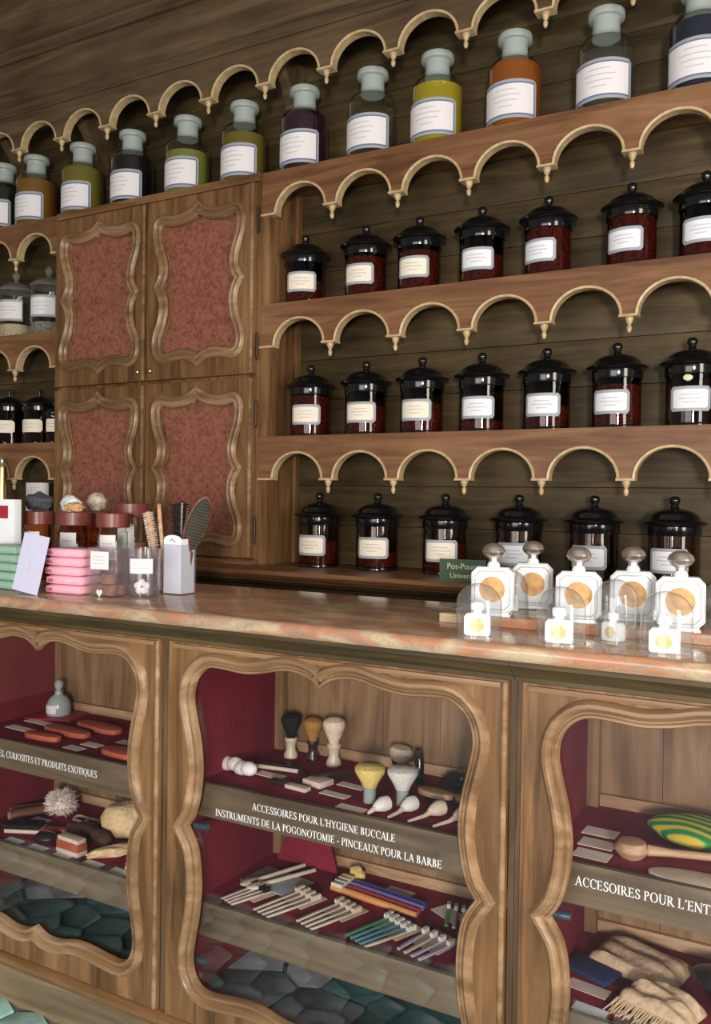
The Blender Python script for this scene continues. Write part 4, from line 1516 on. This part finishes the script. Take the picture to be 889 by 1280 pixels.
def card(x, y, z, lab, w_=0.056, d_=0.030, rz=0, mat='paper_warm', group='small price cards', tilt=0):
    mb = MB().box(-w_ / 2, w_ / 2, -d_ / 2, d_ / 2, 0, 0.0012)
    for k in range(3):
        yy = d_ * (0.22 - 0.2 * k)
        mb.box(-w_ * 0.36, w_ * (0.3 - 0.1 * k), yy, yy + 0.0016, 0.0012, 0.0014, 1)
    return one('price_card', mb, [mat, 'ink'], lab, 'card', (x, y, z), rz, group)


# ---- left cabinet, upper shelf
t = thing('glass_flask', 'small stoppered glass flask on a red square in the left cabinet', 'flask', (-2.020, 1.840, ZU + 0.0045))
MB().lathe([(0, 0.002), (0.034, 0), (0.036, 0.004), (0.034, 0.034), (0.026, 0.050), (0.012, 0.060), (0.011, 0.070), (0.015, 0.072)], 20).build('glass_body', 'frosted', t)
MB().lathe([(0.008, 0.066), (0.008, 0.076), (0.012, 0.082), (0.013, 0.094), (0.006, 0.102), (0, 0.103)], 14).build('stopper', 'frosted', t)
MB().patch(0.0352, -R(35), R(35), 0.008, 0.032, 0, 8).build('label', 'paper', t)
one('red_mat', MB().box(-0.075, 0.075, -0.055, 0.055, 0, 0.004), 'red_label', 'red square mat under the glass flask', 'mat', (-2.020, 1.832, ZU), 0.3, bevel=0.001)


def tablet(x, y, z, a, b_, h, rz, lab, mat='terracotta', name='clay_tablet', cat='tablet', grp='terracotta tablets'):
    pl = [(a * math.copysign(abs(math.cos(t_)) ** 0.6, math.cos(t_)), b_ * math.copysign(abs(math.sin(t_)) ** 0.6, math.sin(t_))) for t_ in [2 * PI * k / 20 for k in range(20)]]
    mb = MB().prism(pl, 0, h, plane='xy')
    return one(name, mb, mat, lab, cat, (x, y, z), rz, grp, bevel=min(0.003, h * 0.3))


for i, (x, y, a, b_, rz, lab) in enumerate(((-1.800, 1.788, .085, .026, -0.10, 'long terracotta tablet at the back of the left cabinet upper shelf'), (-1.845, 1.712, .085, .024, -0.05, 'terracotta tablet in the middle of the left cabinet upper shelf'),
                                            (-1.575, 1.640, .060, .028, -0.1, 'terracotta tablet nearest the right door edge of the left cabinet'), (-1.860, 1.640, .060, .018, 0.05, 'narrow terracotta tablet along the front lip of the left cabinet'))):
    tablet(x, y, ZU, a, b_, 0.014, rz, lab)
for x, y, lab, wd in ((-1.995, 1.680, 'long card by the left photo edge on the left upper shelf', 0.10), (-1.705, 1.668, 'small card between two terracotta tablets', 0.06), (-1.640, 1.730, 'small card behind the right terracotta tablet', 0.06),
                      (-1.722, 1.622, 'small card at the front lip of the left upper shelf', 0.06), (-1.600, 1.790, 'small card under the door moulding on the left upper shelf', 0.05), (-2.010, 1.755, 'pinkish card at the far left of the left upper shelf', 0.09)):
    card(x, y, ZU, lab, wd, 0.030, -0.06)

# ---- left cabinet, lower shelf
t = thing('powder_puff', 'white fluffy plume puff with dark handle on the left lower shelf', 'puff', (-1.962, 1.800, ZL + 0.03))
mb = MB().blob((0.036, 0.032, 0.030), 0.25, 2.5, 3, seed=2)
rr = random.Random(9)
for k in range(700):
    d = Vector((rr.gauss(0, 1), rr.gauss(0, 1), rr.gauss(0.25, 1))).normalized()
    L = rr.uniform(0.012, 0.026)
    p = Vector((d.x * 0.028, d.y * 0.026, d.z * 0.024))
    if (p + d * L).z < -0.028:
        continue
    mb.tube([p, p + d * L + Vector((rr.uniform(-.004, .004), rr.uniform(-.004, .004), rr.uniform(-.002, .006)))], [0.0024, 0.0004], 3)
mb.build('plume', 'fluff', t)
MB().tube([(-0.02, -0.008, -0.018), (-0.095, -0.045, -0.022)], [0.010, 0.007], 10).build('handle', 'horn_dark', t)
t = thing('wooden_roller', 'brown wooden roller with a pale end on the left lower shelf', 'roller', (-2.052, 1.692, ZL + 0.0145), R(62))
MB().tube([(0, 0, 0), (0.13, 0, 0)], 0.0142, 16).build('rod', 'wood_brown', t)
MB().tube([(-0.004, 0, 0), (0.0, 0, 0)], 0.011, 16).build('end_cap', 'wood_pale', t)
one('wooden_stick', MB().tube([(0, 0, 0), (0.16, 0.0, 0)], 0.011, 12), 'wood_brown', 'dark wooden stick behind the brown roller', 'stick', (-2.100, 1.730, ZL + 0.0112), R(50))
one('loofah_mitt', MB().blob((0.075, 0.058, 0.050), 0.16, 1.6, 4, seed=12, zmin=-0.85), 'loofah', 'large pale yellow loofah mitt at the right of the left lower shelf', 'mitt', (-1.690, 1.785, ZL + 0.0425), R(20))
one('loofah_strip', MB().blob((0.078, 0.022, 0.014), 0.3, 2.0, 4, seed=15, zmin=-0.85), 'loofah', 'narrow loofah strip in front of the loofah mitt', 'strip', (-1.615, 1.672, ZL + 0.0119), R(58))
one('loofah_strip', MB().blob((0.026, 0.02, 0.014), 0.3, 2.0, 3, seed=16, zmin=-0.85), 'loofah', 'short loofah piece at the door edge of the left lower shelf', 'strip', (-1.510, 1.625, ZL + 0.0119), R(30))
t = thing('flat_brush', 'flat wooden brush with dark bristle face on the left lower shelf', 'brush', (-1.950, 1.668, ZL), R(24))
MB().box(-0.055, 0.045, -0.026, 0.026, 0, 0.010).build('back', 'bone', t, 0.002)
MB().box(-0.053, 0.043, -0.024, 0.024, 0.010, 0.022).build('bristles', 'bristle_black', t, 0.002)
MB().box(0.045, 0.125, -0.012, 0.012, 0, 0.010).build('handle', 'terracotta', t, 0.002)
t = thing('carved_root', 'bent dark brown root handle behind the nail brush', 'root', (-1.762, 1.700, ZL + 0.0175))
MB().tube([(-0.070, 0.006, 0), (-0.035, 0.022, 0.003), (0.0, 0.012, 0.006), (0.05, 0.0, 0.006), (0.083, -0.004, 0.004)], [0.013, 0.016, 0.015, 0.016, 0.017], 12).build('shaft', 'root_brown', t)
MB().tube([(0.083, -0.004, 0.004), (0.085, -0.020, -0.001)], [0.019, 0.017], 12).build('head', 'root_brown', t)
one('dark_comb', tablet(0, 0, 0, .035, .018, .012, 0, 'x').data and MB().blob((0.036, 0.022, 0.014), 0.15, 2, 3, seed=5, zmin=-0.8), 'horn_dark', 'small dark oval pad left of the nail brush', 'pad', (-1.842, 1.640, ZL + 0.0113), R(10))
bpy.data.objects.remove(bpy.data.objects['clay_tablet.004'], do_unlink=True)
t = thing('nail_brush', 'wooden nail brush with a pale bristle top on the left lower shelf', 'brush', (-1.728, 1.622, ZL), R(-4))
MB().box(-0.042, 0.042, -0.017, 0.017, 0, 0.012).build('base', 'bone', t, 0.002)
MB().box(-0.042, 0.042, -0.016, 0.016, 0.012, 0.032).build('block', 'terracotta', t, 0.002)
MB().box(-0.040, 0.040, -0.014, 0.014, 0.032, 0.043).build('bristles', 'bristle_badger', t, 0.002)
t = thing('cord_loop', 'twisted pale cord loop behind the dark root', 'cord', (-1.880, 1.800, ZL + 0.004))
for dx in (0, 0.045):
    MB().tube([(dx + 0.024 * math.cos(a), 0.018 * math.sin(a), 0.002 * math.sin(3 * a)) for a in [2 * PI * k / 16 for k in range(15)]], 0.0036, 8).build('loop', 'bone', t)
one('pen_knife', MB().tube([(0, 0, 0), (0.05, 0, 0.001), (0.10, 0.0, 0)], [0.004, 0.006, 0.003], 8), 'iron', 'slim dark pointed tool at the left edge of the left lower shelf', 'tool', (-2.045, 1.645, ZL + 0.006), R(14))
for x, y, lab in ((-1.920, 1.597, 'front row price card nearest the left photo edge'), (-1.828, 1.597, 'front row price card below the dark oval pad'), (-1.733, 1.598, 'front row price card below the nail brush'),
                  (-1.628, 1.598, 'front row price card below the loofah strip'), (-1.535, 1.598, 'front row price card at the left cabinet door edge'), (-1.978, 1.738, 'price card between the roller and flat brush')):
    card(x, y, ZL, lab, 0.058, 0.030, -0.04, 'paper')

# ---- middle cabinet, upper shelf
def shaving_brush(x, y, z, hb, mh, mbm, lab, s=1.0, fan=0.026):
    t = thing('shaving_brush', lab, 'brush', (x, y, z), 0, 'shaving brushes')
    t.scale = (s, s, s)
    MB().lathe([(0, 0), (0.015, 0), (0.017, 0.003), (0.016, 0.012), (0.011, 0.022), (0.012, 0.036), (0.016, 0.044), (0.014, 0.050), (0, 0.050)], 20).build('handle', mh, t)
    MB().lathe([(0.010, 0.046), (0.012, 0.056), (fan * 0.85, 0.080), (fan, 0.092), (fan * 0.88, 0.101), (fan * 0.5, 0.107), (0, 0.109)], 24).build('bristles', mbm, t)
    return t


shaving_brush(-1.196, 1.850, ZU, 0.1, 'ivory', 'bristle_black', 'shaving brush with black bristles and ivory handle, leftmost', 1.05)
shaving_brush(-1.138, 1.862, ZU, 0.1, 'horn_dark', 'bristle_ochre', 'shaving brush with ochre bristles and dark handle')
t = shaving_brush(-1.068, 1.848, ZU, 0.1, 'ivory', 'bristle_badger', 'tall shaving brush with pale badger bristles and ivory handle', 1.12)
t = thing('knobbly_rest', 'white knobbly ceramic rest at the left of the middle upper shelf', 'rest', (-1.238, 1.680, ZU + 0.013), R(-14))
mb = MB()
for k in range(4):
    mb.blob((0.022, 0.019, 0.017), 0.08, 2, 3, seed=k, M=Matrix.Translation((-0.036 + 0.026 * k, 0, 0.002 + 0.004 * (k % 2))), zmin=-0.85)
mb.build('knobs', 'cotton', t)
for i, (a, b_, m, lab) in enumerate((((-1.240, 1.752), (-1.120, 1.780), 'horn_dark', 'straight dark rod lying behind the razor'), ((-1.225, 1.735), (-1.105, 1.752), 'bone', 'thin bone stick lying before the shaving brushes'),
                                     ((-1.175, 1.790), (-1.080, 1.735), 'horn_dark', 'dark stick lying crosswise before the shaving brushes'))):
    one('thin_stick', MB().tube([(a[0], a[1], 0), (b_[0], b_[1], 0)], 0.005, 8), m, lab, 'stick', (0, 0, ZU + 0.0052))
card(-1.160, 1.706, ZU, 'price card left of the folding razor', 0.075, 0.030, -0.05)
t = thing('folding_razor', 'dark handled folding razor on the middle upper shelf', 'razor', (-1.105, 1.660, ZU + 0.006), R(-6))
MB().box(-0.02, 0.025, -0.010, 0.010, -0.0055, 0.006).build('handle', 'horn_dark', t, 0.002)
MB().box(0.026, 0.085, -0.011, 0.011, -0.0055, 0.003).build('blade', 'bone', t, 0.001)
one('folded_cloth', MB().box(-0.028, 0.028, -0.024, 0.024, 0, 0.014), 'bone', 'small folded pale cloth right of the folding razor', 'cloth', (-1.028, 1.708, ZU), R(-12), bevel=0.003)
one('curved_tool', MB().tube([(0, 0, 0), (0.03, 0.03, 0.008), (0.055, 0.055, 0.004), (0.06, 0.09, 0)], [0.007, 0.009, 0.009, 0.008], 8), 'horn_dark', 'dark curved handle piece under the badger brush', 'handle', (-1.050, 1.715, ZU + 0.0075))
card(-0.955, 1.738, ZU, 'price card nearest the standing yellow brush', 0.070, 0.026, -0.1)
card(-0.960, 1.668, ZU, 'price card in the middle of the row before the yellow brush', 0.070, 0.026, -0.08)
card(-0.885, 1.612, ZU, 'price card at the lip below the standing yellow brush', 0.070, 0.026, -0.06)


def wide_brush(x, y, mbm, lab):
    t = thing('wide_brush', lab, 'brush', (x, y, ZU), 0, 'broad standing brushes')
    MB().lathe([(0, 0), (0.014, 0), (0.014, 0.03), (0.016, 0.034), (0, 0.034)], 16).build('handle', 'frosted', t)
    MB().lathe([(0.014, 0.032), (0.022, 0.048), (0.033, 0.066), (0.034, 0.076), (0.026, 0.082), (0, 0.083)], 22).build('bristles', mbm, t)


wide_brush(-0.872, 1.668, 'bristle_yellow', 'broad brush standing with yellow bristles upward')
wide_brush(-0.803, 1.690, 'bristle_pale', 'broad brush standing with pale greenish bristles upward')
t = thing('lather_brush', 'stubby pale brush lying on a dark handle beside the black bottle', 'brush', (-0.895, 1.862, ZU + 0.022))
MB().lathe([(0, 0.016), (0.018, 0.016), (0.026, 0.026), (0.029, 0.040), (0.022, 0.048), (0, 0.050)], 20, M=Matrix.Rotation(R(8), 4, 'Y')).build('bristles', 'bristle_badger', t)
MB().lathe([(0, -0.022), (0.014, -0.022), (0.015, 0.0), (0.019, 0.017), (0, 0.018)], 16).build('handle', 'horn_dark', t)
t = thing('black_bottle', 'slim black cylinder standing at the back of the middle upper shelf', 'bottle', (-0.832, 1.842, ZU))
MB().lathe([(0, 0), (0.0105, 0), (0.0105, 0.058), (0.008, 0.062)], 16).build('body', 'black_gloss', t)
MB().lathe([(0.008, 0.060), (0.009, 0.072), (0, 0.073)], 14).build('cap', 'horn_dark', t)
one('dark_ornament', MB().blob((0.030, 0.012, 0.016), 0.5, 2.2, 3, seed=21, zmin=-0.8), 'horn_dark', 'black knotted ornament at the right back of the middle upper shelf', 'ornament', (-0.755, 1.865, ZU + 0.0130), R(-20))
for i, ((x, y), (xe, ye)) in enumerate((((-0.822, 1.622), (-0.835, 1.590)), ((-0.772, 1.652), (-0.790, 1.595)), ((-0.712, 1.660), (-0.745, 1.597)), ((-0.655, 1.660), (-0.690, 1.598)))):
    d = Vector((xe - x, ye - y, 0))
    t = thing('small_brush', f'small pale pear-shaped brush at the shelf lip, {ORD[i]} from the left', 'brush', (x, y, ZU + 0.0165), math.atan2(d.y, d.x), 'small pear-shaped brushes')
    MB().tube([(-0.026, 0, 0), (-0.020, 0, 0), (-0.006, 0, 0), (0.008, 0, -0.002), (0.016, 0, -0.004)], [0.006, 0.015, 0.0160, 0.011, 0.007], 14).build('bristles', 'bristle_badger' if i > 1 else 'cotton', t)
    MB().tube([(0.014, 0, -0.004), (0.03, 0, -0.009), (d.length, 0, -0.012)], [0.0062, 0.004, 0.0028], 8).build('handle', 'bone', t)
for i, (x, y) in enumerate(((-0.752, 1.752), (-0.662, 1.748))):
    t = thing('wooden_brush', ['flat orange wooden brush behind the small pale brushes', 'flat orange wooden brush by the right door moulding'][i], 'brush', (x, y, ZU), R(-8))
    tb = [(0.045 * math.cos(a), 0.020 * math.sin(a)) for a in [2 * PI * k / 18 for k in range(18)]]
    MB().prism(tb, 0.010, 0.022, plane='xy').build('back', 'wood_pale', t, 0.003)
    MB().prism([(u * 0.85, v * 0.85) for u, v in tb], 0.0, 0.010, plane='xy').build('bristles', 'bristle_black', t)
for i, (x, y) in enumerate(((-0.760, 1.800), (-0.672, 1.805))):
    one('thin_stick', MB().tube([(-0.035, 0.006, 0), (0.035, -0.006, 0)], 0.004, 8), 'bone', ['short bone stick behind the flat orange brush', 'short bone stick at the right end of the middle upper shelf'][i], 'stick', (x, y, ZU + 0.0042))

# ---- middle cabinet, lower shelf
def toothbrush(a, b_, mh, mhd, lab, grp, z=ZL + 0.0015):
    ax, bx_ = Vector((*a, 0)), Vector((*b_, 0))
    d = bx_ - ax
    L = d.length
    t = thing('toothbrush', lab, 'toothbrush', (a[0], a[1], z + 0.0035), math.atan2(d.y, d.x), grp)
    MB().tube([(0, 0, 0), (L * 0.3, 0, 0), (L * 0.7, 0, 0), (L * 0.78, 0, 0), (L, 0, 0)], [0.0045, 0.0055, 0.004, 0.0032, 0.0045], 7, flat=0.6).build('handle', mh, t)
    MB().box(L * 0.82, L * 0.99, -0.0042, 0.0042, 0.002, 0.011).build('bristles', mhd, t)


def fan_set(name, a, b_, spread, n, mats, bris, cardlab, lab, grp, cw=0.075):
    """n toothbrushes side by side on a pale card; a = handle end, b = head end (centre line)"""
    A, Bv = Vector(a), Vector(b_)
    d = (Bv - A).normalized()
    nr = Vector((-d.y, d.x))
    mid = A + (Bv - A) * 0.80
    rz = math.atan2(d.y, d.x)
    one('display_card', MB().box(-0.035, 0.045, -cw / 2, cw / 2, 0, 0.0012), 'bone', cardlab, 'card', (mid.x, mid.y, ZL), rz, 'toothbrush display cards')
    for i in range(n):
        o = (i - (n - 1) / 2)
        p, q = A - nr * o * spread * 0.8, Bv - nr * o * spread
        toothbrush(p, q, mats[i % len(mats)], bris, lab % ORD[i], grp)


one('display_board', MB().prism([(-0.08, 0), (0.10, 0), (0.06, 0.075), (-0.06, 0.075)], -0.004, 0.004), 'red_cloth', 'dusky red display board leaning at the back left of the middle lower shelf', 'board', (-1.160, 1.862, ZL + 0.0035), 0, rot=(R(-22), 0, 0), bevel=0.001)
one('display_board', MB().box(-0.075, 0.075, -0.05, 0.05, 0, 0.004), 'label_border', 'grey display board lying under the long scrapers', 'board', (-1.168, 1.752, ZL), R(-8), bevel=0.001)
for i, (a, b_) in enumerate((((-1.215, 1.690), (-1.150, 1.850)), ((-1.190, 1.682), (-1.112, 1.838)))):
    t = thing('tongue_scraper', ['left of two long bone scrapers on the grey board', 'right of two long bone scrapers on the grey board'][i], 'scraper', (a[0], a[1], ZL + 0.010), math.atan2(b_[1] - a[1], b_[0] - a[0]))
    L = math.hypot(b_[0] - a[0], b_[1] - a[1])
    MB().tube([(0.03, 0, 0), (L, 0, 0)], [0.005, 0.0048], 8).build('handle', 'bone', t)
    MB().blob((0.028, 0.017, 0.0055), 0.1, 2, 3, seed=i, M=Matrix.Translation((0.012, 0, 0.001))).build('head', 'bone', t)
fan_set('a', (-1.205, 1.600), (-1.170, 1.700), 0.016, 4, ['bone'], 'bristle_black', 'pale card at the far left under brown-bristled toothbrushes', 'bone toothbrush in the leftmost fan, %s from the left', 'leftmost toothbrush fan')
fan_set('b', (-1.105, 1.592), (-1.055, 1.735), 0.020, 4, ['bone'], 'bristle_badger', 'pale card under the second toothbrush fan', 'bone toothbrush in the second fan, %s from the left', 'second toothbrush fan')
fan_set('c', (-0.992, 1.596), (-0.945, 1.730), 0.020, 4, ['bone'], 'bristle_badger', 'pale card under the third toothbrush fan', 'bone toothbrush in the third fan, %s from the left', 'third toothbrush fan')
fan_set('d', (-0.862, 1.594), (-0.808, 1.720), 0.019, 5, ['plastic_green', 'plastic_teal', 'plastic_teal', 'plastic_teal', 'ivory'], 'bristle_pale', 'pale card under the green and teal toothbrushes', 'translucent green to ivory toothbrush in the fourth fan, %s from the left', 'green toothbrush fan', 0.09)
fan_set('e', (-0.742, 1.602), (-0.712, 1.700), 0.024, 4, ['plastic_clear', 'ivory', 'plastic_clear', 'plastic_clear'], 'bristle_pale', 'pale card under the lilac toothbrushes', 'lilac clear toothbrush in the rightmost fan, %s from the left', 'lilac toothbrush fan')
for i, (m, dy) in enumerate((('plastic_blue', 0.034), ('plastic_violet', 0.018), ('plastic_red', 0.0), ('plastic_orange', -0.018))):
    col = ['dark blue', 'violet', 'red', 'orange'][i]
    t = thing('coloured_toothbrush', f'{col} toothbrush lying lengthwise in the middle lower shelf bundle', 'toothbrush', (-0.912, 1.786 + dy, ZL + 0.009), R(-6), 'coloured toothbrushes lying lengthwise')
    MB().tube([(-0.118, 0, 0), (-0.05, 0, 0), (0.05, 0, 0), (0.118, 0, 0)], [0.007, 0.0088, 0.0075, 0.006], 9).build('handle', m, t)
    MB().box(-0.117, -0.085, -0.005, 0.005, 0.004, 0.014).build('bristles', 'bristle_yellow' if i == 0 else 'bristle_pale', t, 0.001)
one('sponge_cap', MB().blob((0.022, 0.017, 0.017), 0.3, 2, 3, seed=31, zmin=-0.8), 'bristle_yellow', 'yellow sponge piece behind the blue toothbrush', 'sponge', (-1.005, 1.862, ZL + 0.0137))
card(-0.885, 1.858, ZL, 'pale card behind the coloured toothbrushes', 0.07, 0.028, -0.08)
card(-0.742, 1.815, ZL, 'pale card at the right back of the middle lower shelf', 0.075, 0.045, -0.5)
for i in range(3):
    toothbrush((-0.722 + i * 0.018, 1.752), (-0.752 + i * 0.018, 1.842), ['plastic_green', 'ivory', 'bone'][i], 'bristle_pale', ['green', 'ivory', 'bone'][i] + ' toothbrush on the right back card of the middle lower shelf', 'right back toothbrushes')

# ---- right cabinet, upper shelf
for i, (x, y) in enumerate(((-0.392, 1.752), (-0.384, 1.690), (-0.380, 1.632))):
    card(x, y, ZU, ['back', 'middle', 'front'][i] + ' one of three pale cards beside the wooden bath brush', 0.066, 0.042, -0.05)
t = thing('bath_brush', 'round wooden brush head with a long handle on the right upper shelf', 'brush', (-0.314, 1.662, ZU + 0.0165), R(12))
MB().lathe([(0, 0.016), (0.024, 0.013), (0.033, 0.0), (0.026, -0.010), (0.02, -0.016), (0, -0.016)], 24).build('head', 'wood_pale', t)
MB().tube([(0.028, 0, 0), (0.07, 0, 0), (0.22, 0, 0.003)], [0.011, 0.0075, 0.007], 10).build('handle', 'wood_pale', t)
one('striped_mitt', MB().blob((0.095, 0.070, 0.026), 0.10, 1.5, 4, seed=41, zmin=-0.7), 'stripe_knit', 'green and yellow striped knitted mitt on the right upper shelf', 'mitt', (-0.215, 1.808, ZU + 0.0182), R(-14))
pl = [(0.075 * math.cos(a) * (1 if math.cos(a) < 0 else 1.5), 0.030 * math.sin(a)) for a in [2 * PI * k / 20 for k in range(20)]]
one('spatula', MB().prism(pl, 0, 0.006, plane='xy'), 'ivory', 'cream flat spatula at the lip of the right upper shelf', 'spatula', (-0.200, 1.612, ZU), R(4), bevel=0.001)

# ---- right cabinet, lower shelf
def folded_cloth(lab, loc, rz, wx, wy, h, mat, seed, fringe=False):
    t = thing('linen_mitt', lab, 'mitt', loc, rz)
    mb = MB()
    nx, ny = 22, 16
    vs, fs = [], []
    for top in (1, 0):
        for j in range(ny + 1):
            for i in range(nx + 1):
                u, v = i / nx * 2 - 1, j / ny * 2 - 1
                e = max(0.0, (1 - abs(u) ** 5) * (1 - abs(v) ** 5))
                fold = 0.30 * noise.noise(Vector((u * 1.3 + seed, v * 3.2, seed))) + 0.12 * math.sin(v * 9 + u * 2 + seed)
                zz = h * (e ** 0.5) * (0.72 + fold) if top else 0.0
                wob = 1 + 0.06 * noise.noise(Vector((u * 2, v * 2, seed + 5)))
                vs.append((u * wx * wob, v * wy * wob, max(zz, 0.0008) if top else 0.0))
    q = (nx + 1) * (ny + 1)
    for j in range(ny):
        for i in range(nx):
            a = j * (nx + 1) + i
            fs.append((a, a + 1, a + nx + 2, a + nx + 1))
            fs.append((q + a, q + a + nx + 1, q + a + nx + 2, q + a + 1))
    for i in range(nx):
        fs.append((i, q + i, q + i + 1, i + 1))
        a = ny * (nx + 1) + i
        fs.append((a, a + 1, q + a + 1, q + a))
    for j in range(ny):
        a = j * (nx + 1)
        fs.append((a, a + nx + 1, q + a + nx + 1, q + a))
        a += nx
        fs.append((a, q + a, q + a + nx + 1, a + nx + 1))
    mb.add(vs, fs)
    mb.build('cloth', mat, t, angle=70)
    if fringe:
        fb = MB()
        rr = random.Random(seed)
        for i in range(46):
            x = -wx * 0.95 + 1.9 * wx * i / 45
            fb.tube([(x, -wy * 0.90, 0.010), (x + rr.uniform(-.004, .004), -wy - 0.012 - rr.uniform(0, .01), 0.004), (x + rr.uniform(-.006, .006), -wy - 0.03 - rr.uniform(0, .014), 0.002)], [0.0018, 0.0018, 0.0010], 4)
        fb.build('fringe', mat, t, kind='stuff')


folded_cloth('folded beige linen mitt at the back of the right lower shelf', (-0.322, 1.808, ZL), R(-12), 0.090, 0.062, 0.034, 'linen', 3)
folded_cloth('fringed beige linen mitt in front of the folded one', (-0.258, 1.672, ZL + 0.0015), R(-18), 0.068, 0.046, 0.040, 'linen', 8, True)
one('navy_pouch', MB().box(-0.05, 0.05, -0.030, 0.030, 0, 0.010), 'navy_cloth', 'navy blue pouch under the folded linen mitt', 'pouch', (-0.400, 1.735, ZL), R(-22), bevel=0.003)
card(-0.392, 1.672, ZL, 'dull pale card left of the fringed mitt', 0.08, 0.034, -0.15, 'bone')
card(-0.372, 1.602, ZL, 'white card at the lip of the right lower shelf', 0.062, 0.028, -0.1, 'paper')
one('dark_pad', MB().blob((0.07, 0.05, 0.022), 0.15, 2, 3, seed=51, zmin=-0.8), 'horn_dark', 'dark pad at the right of the right lower shelf', 'pad', (-0.150, 1.800, ZL + 0.0177))
one('cotton_ball', MB().blob((0.03, 0.03, 0.026), 0.15, 2, 3, seed=52, zmin=-0.8), 'cotton', 'pale round puff beside the fringed mitt at the photo edge', 'puff', (-0.138, 1.700, ZL + 0.021))
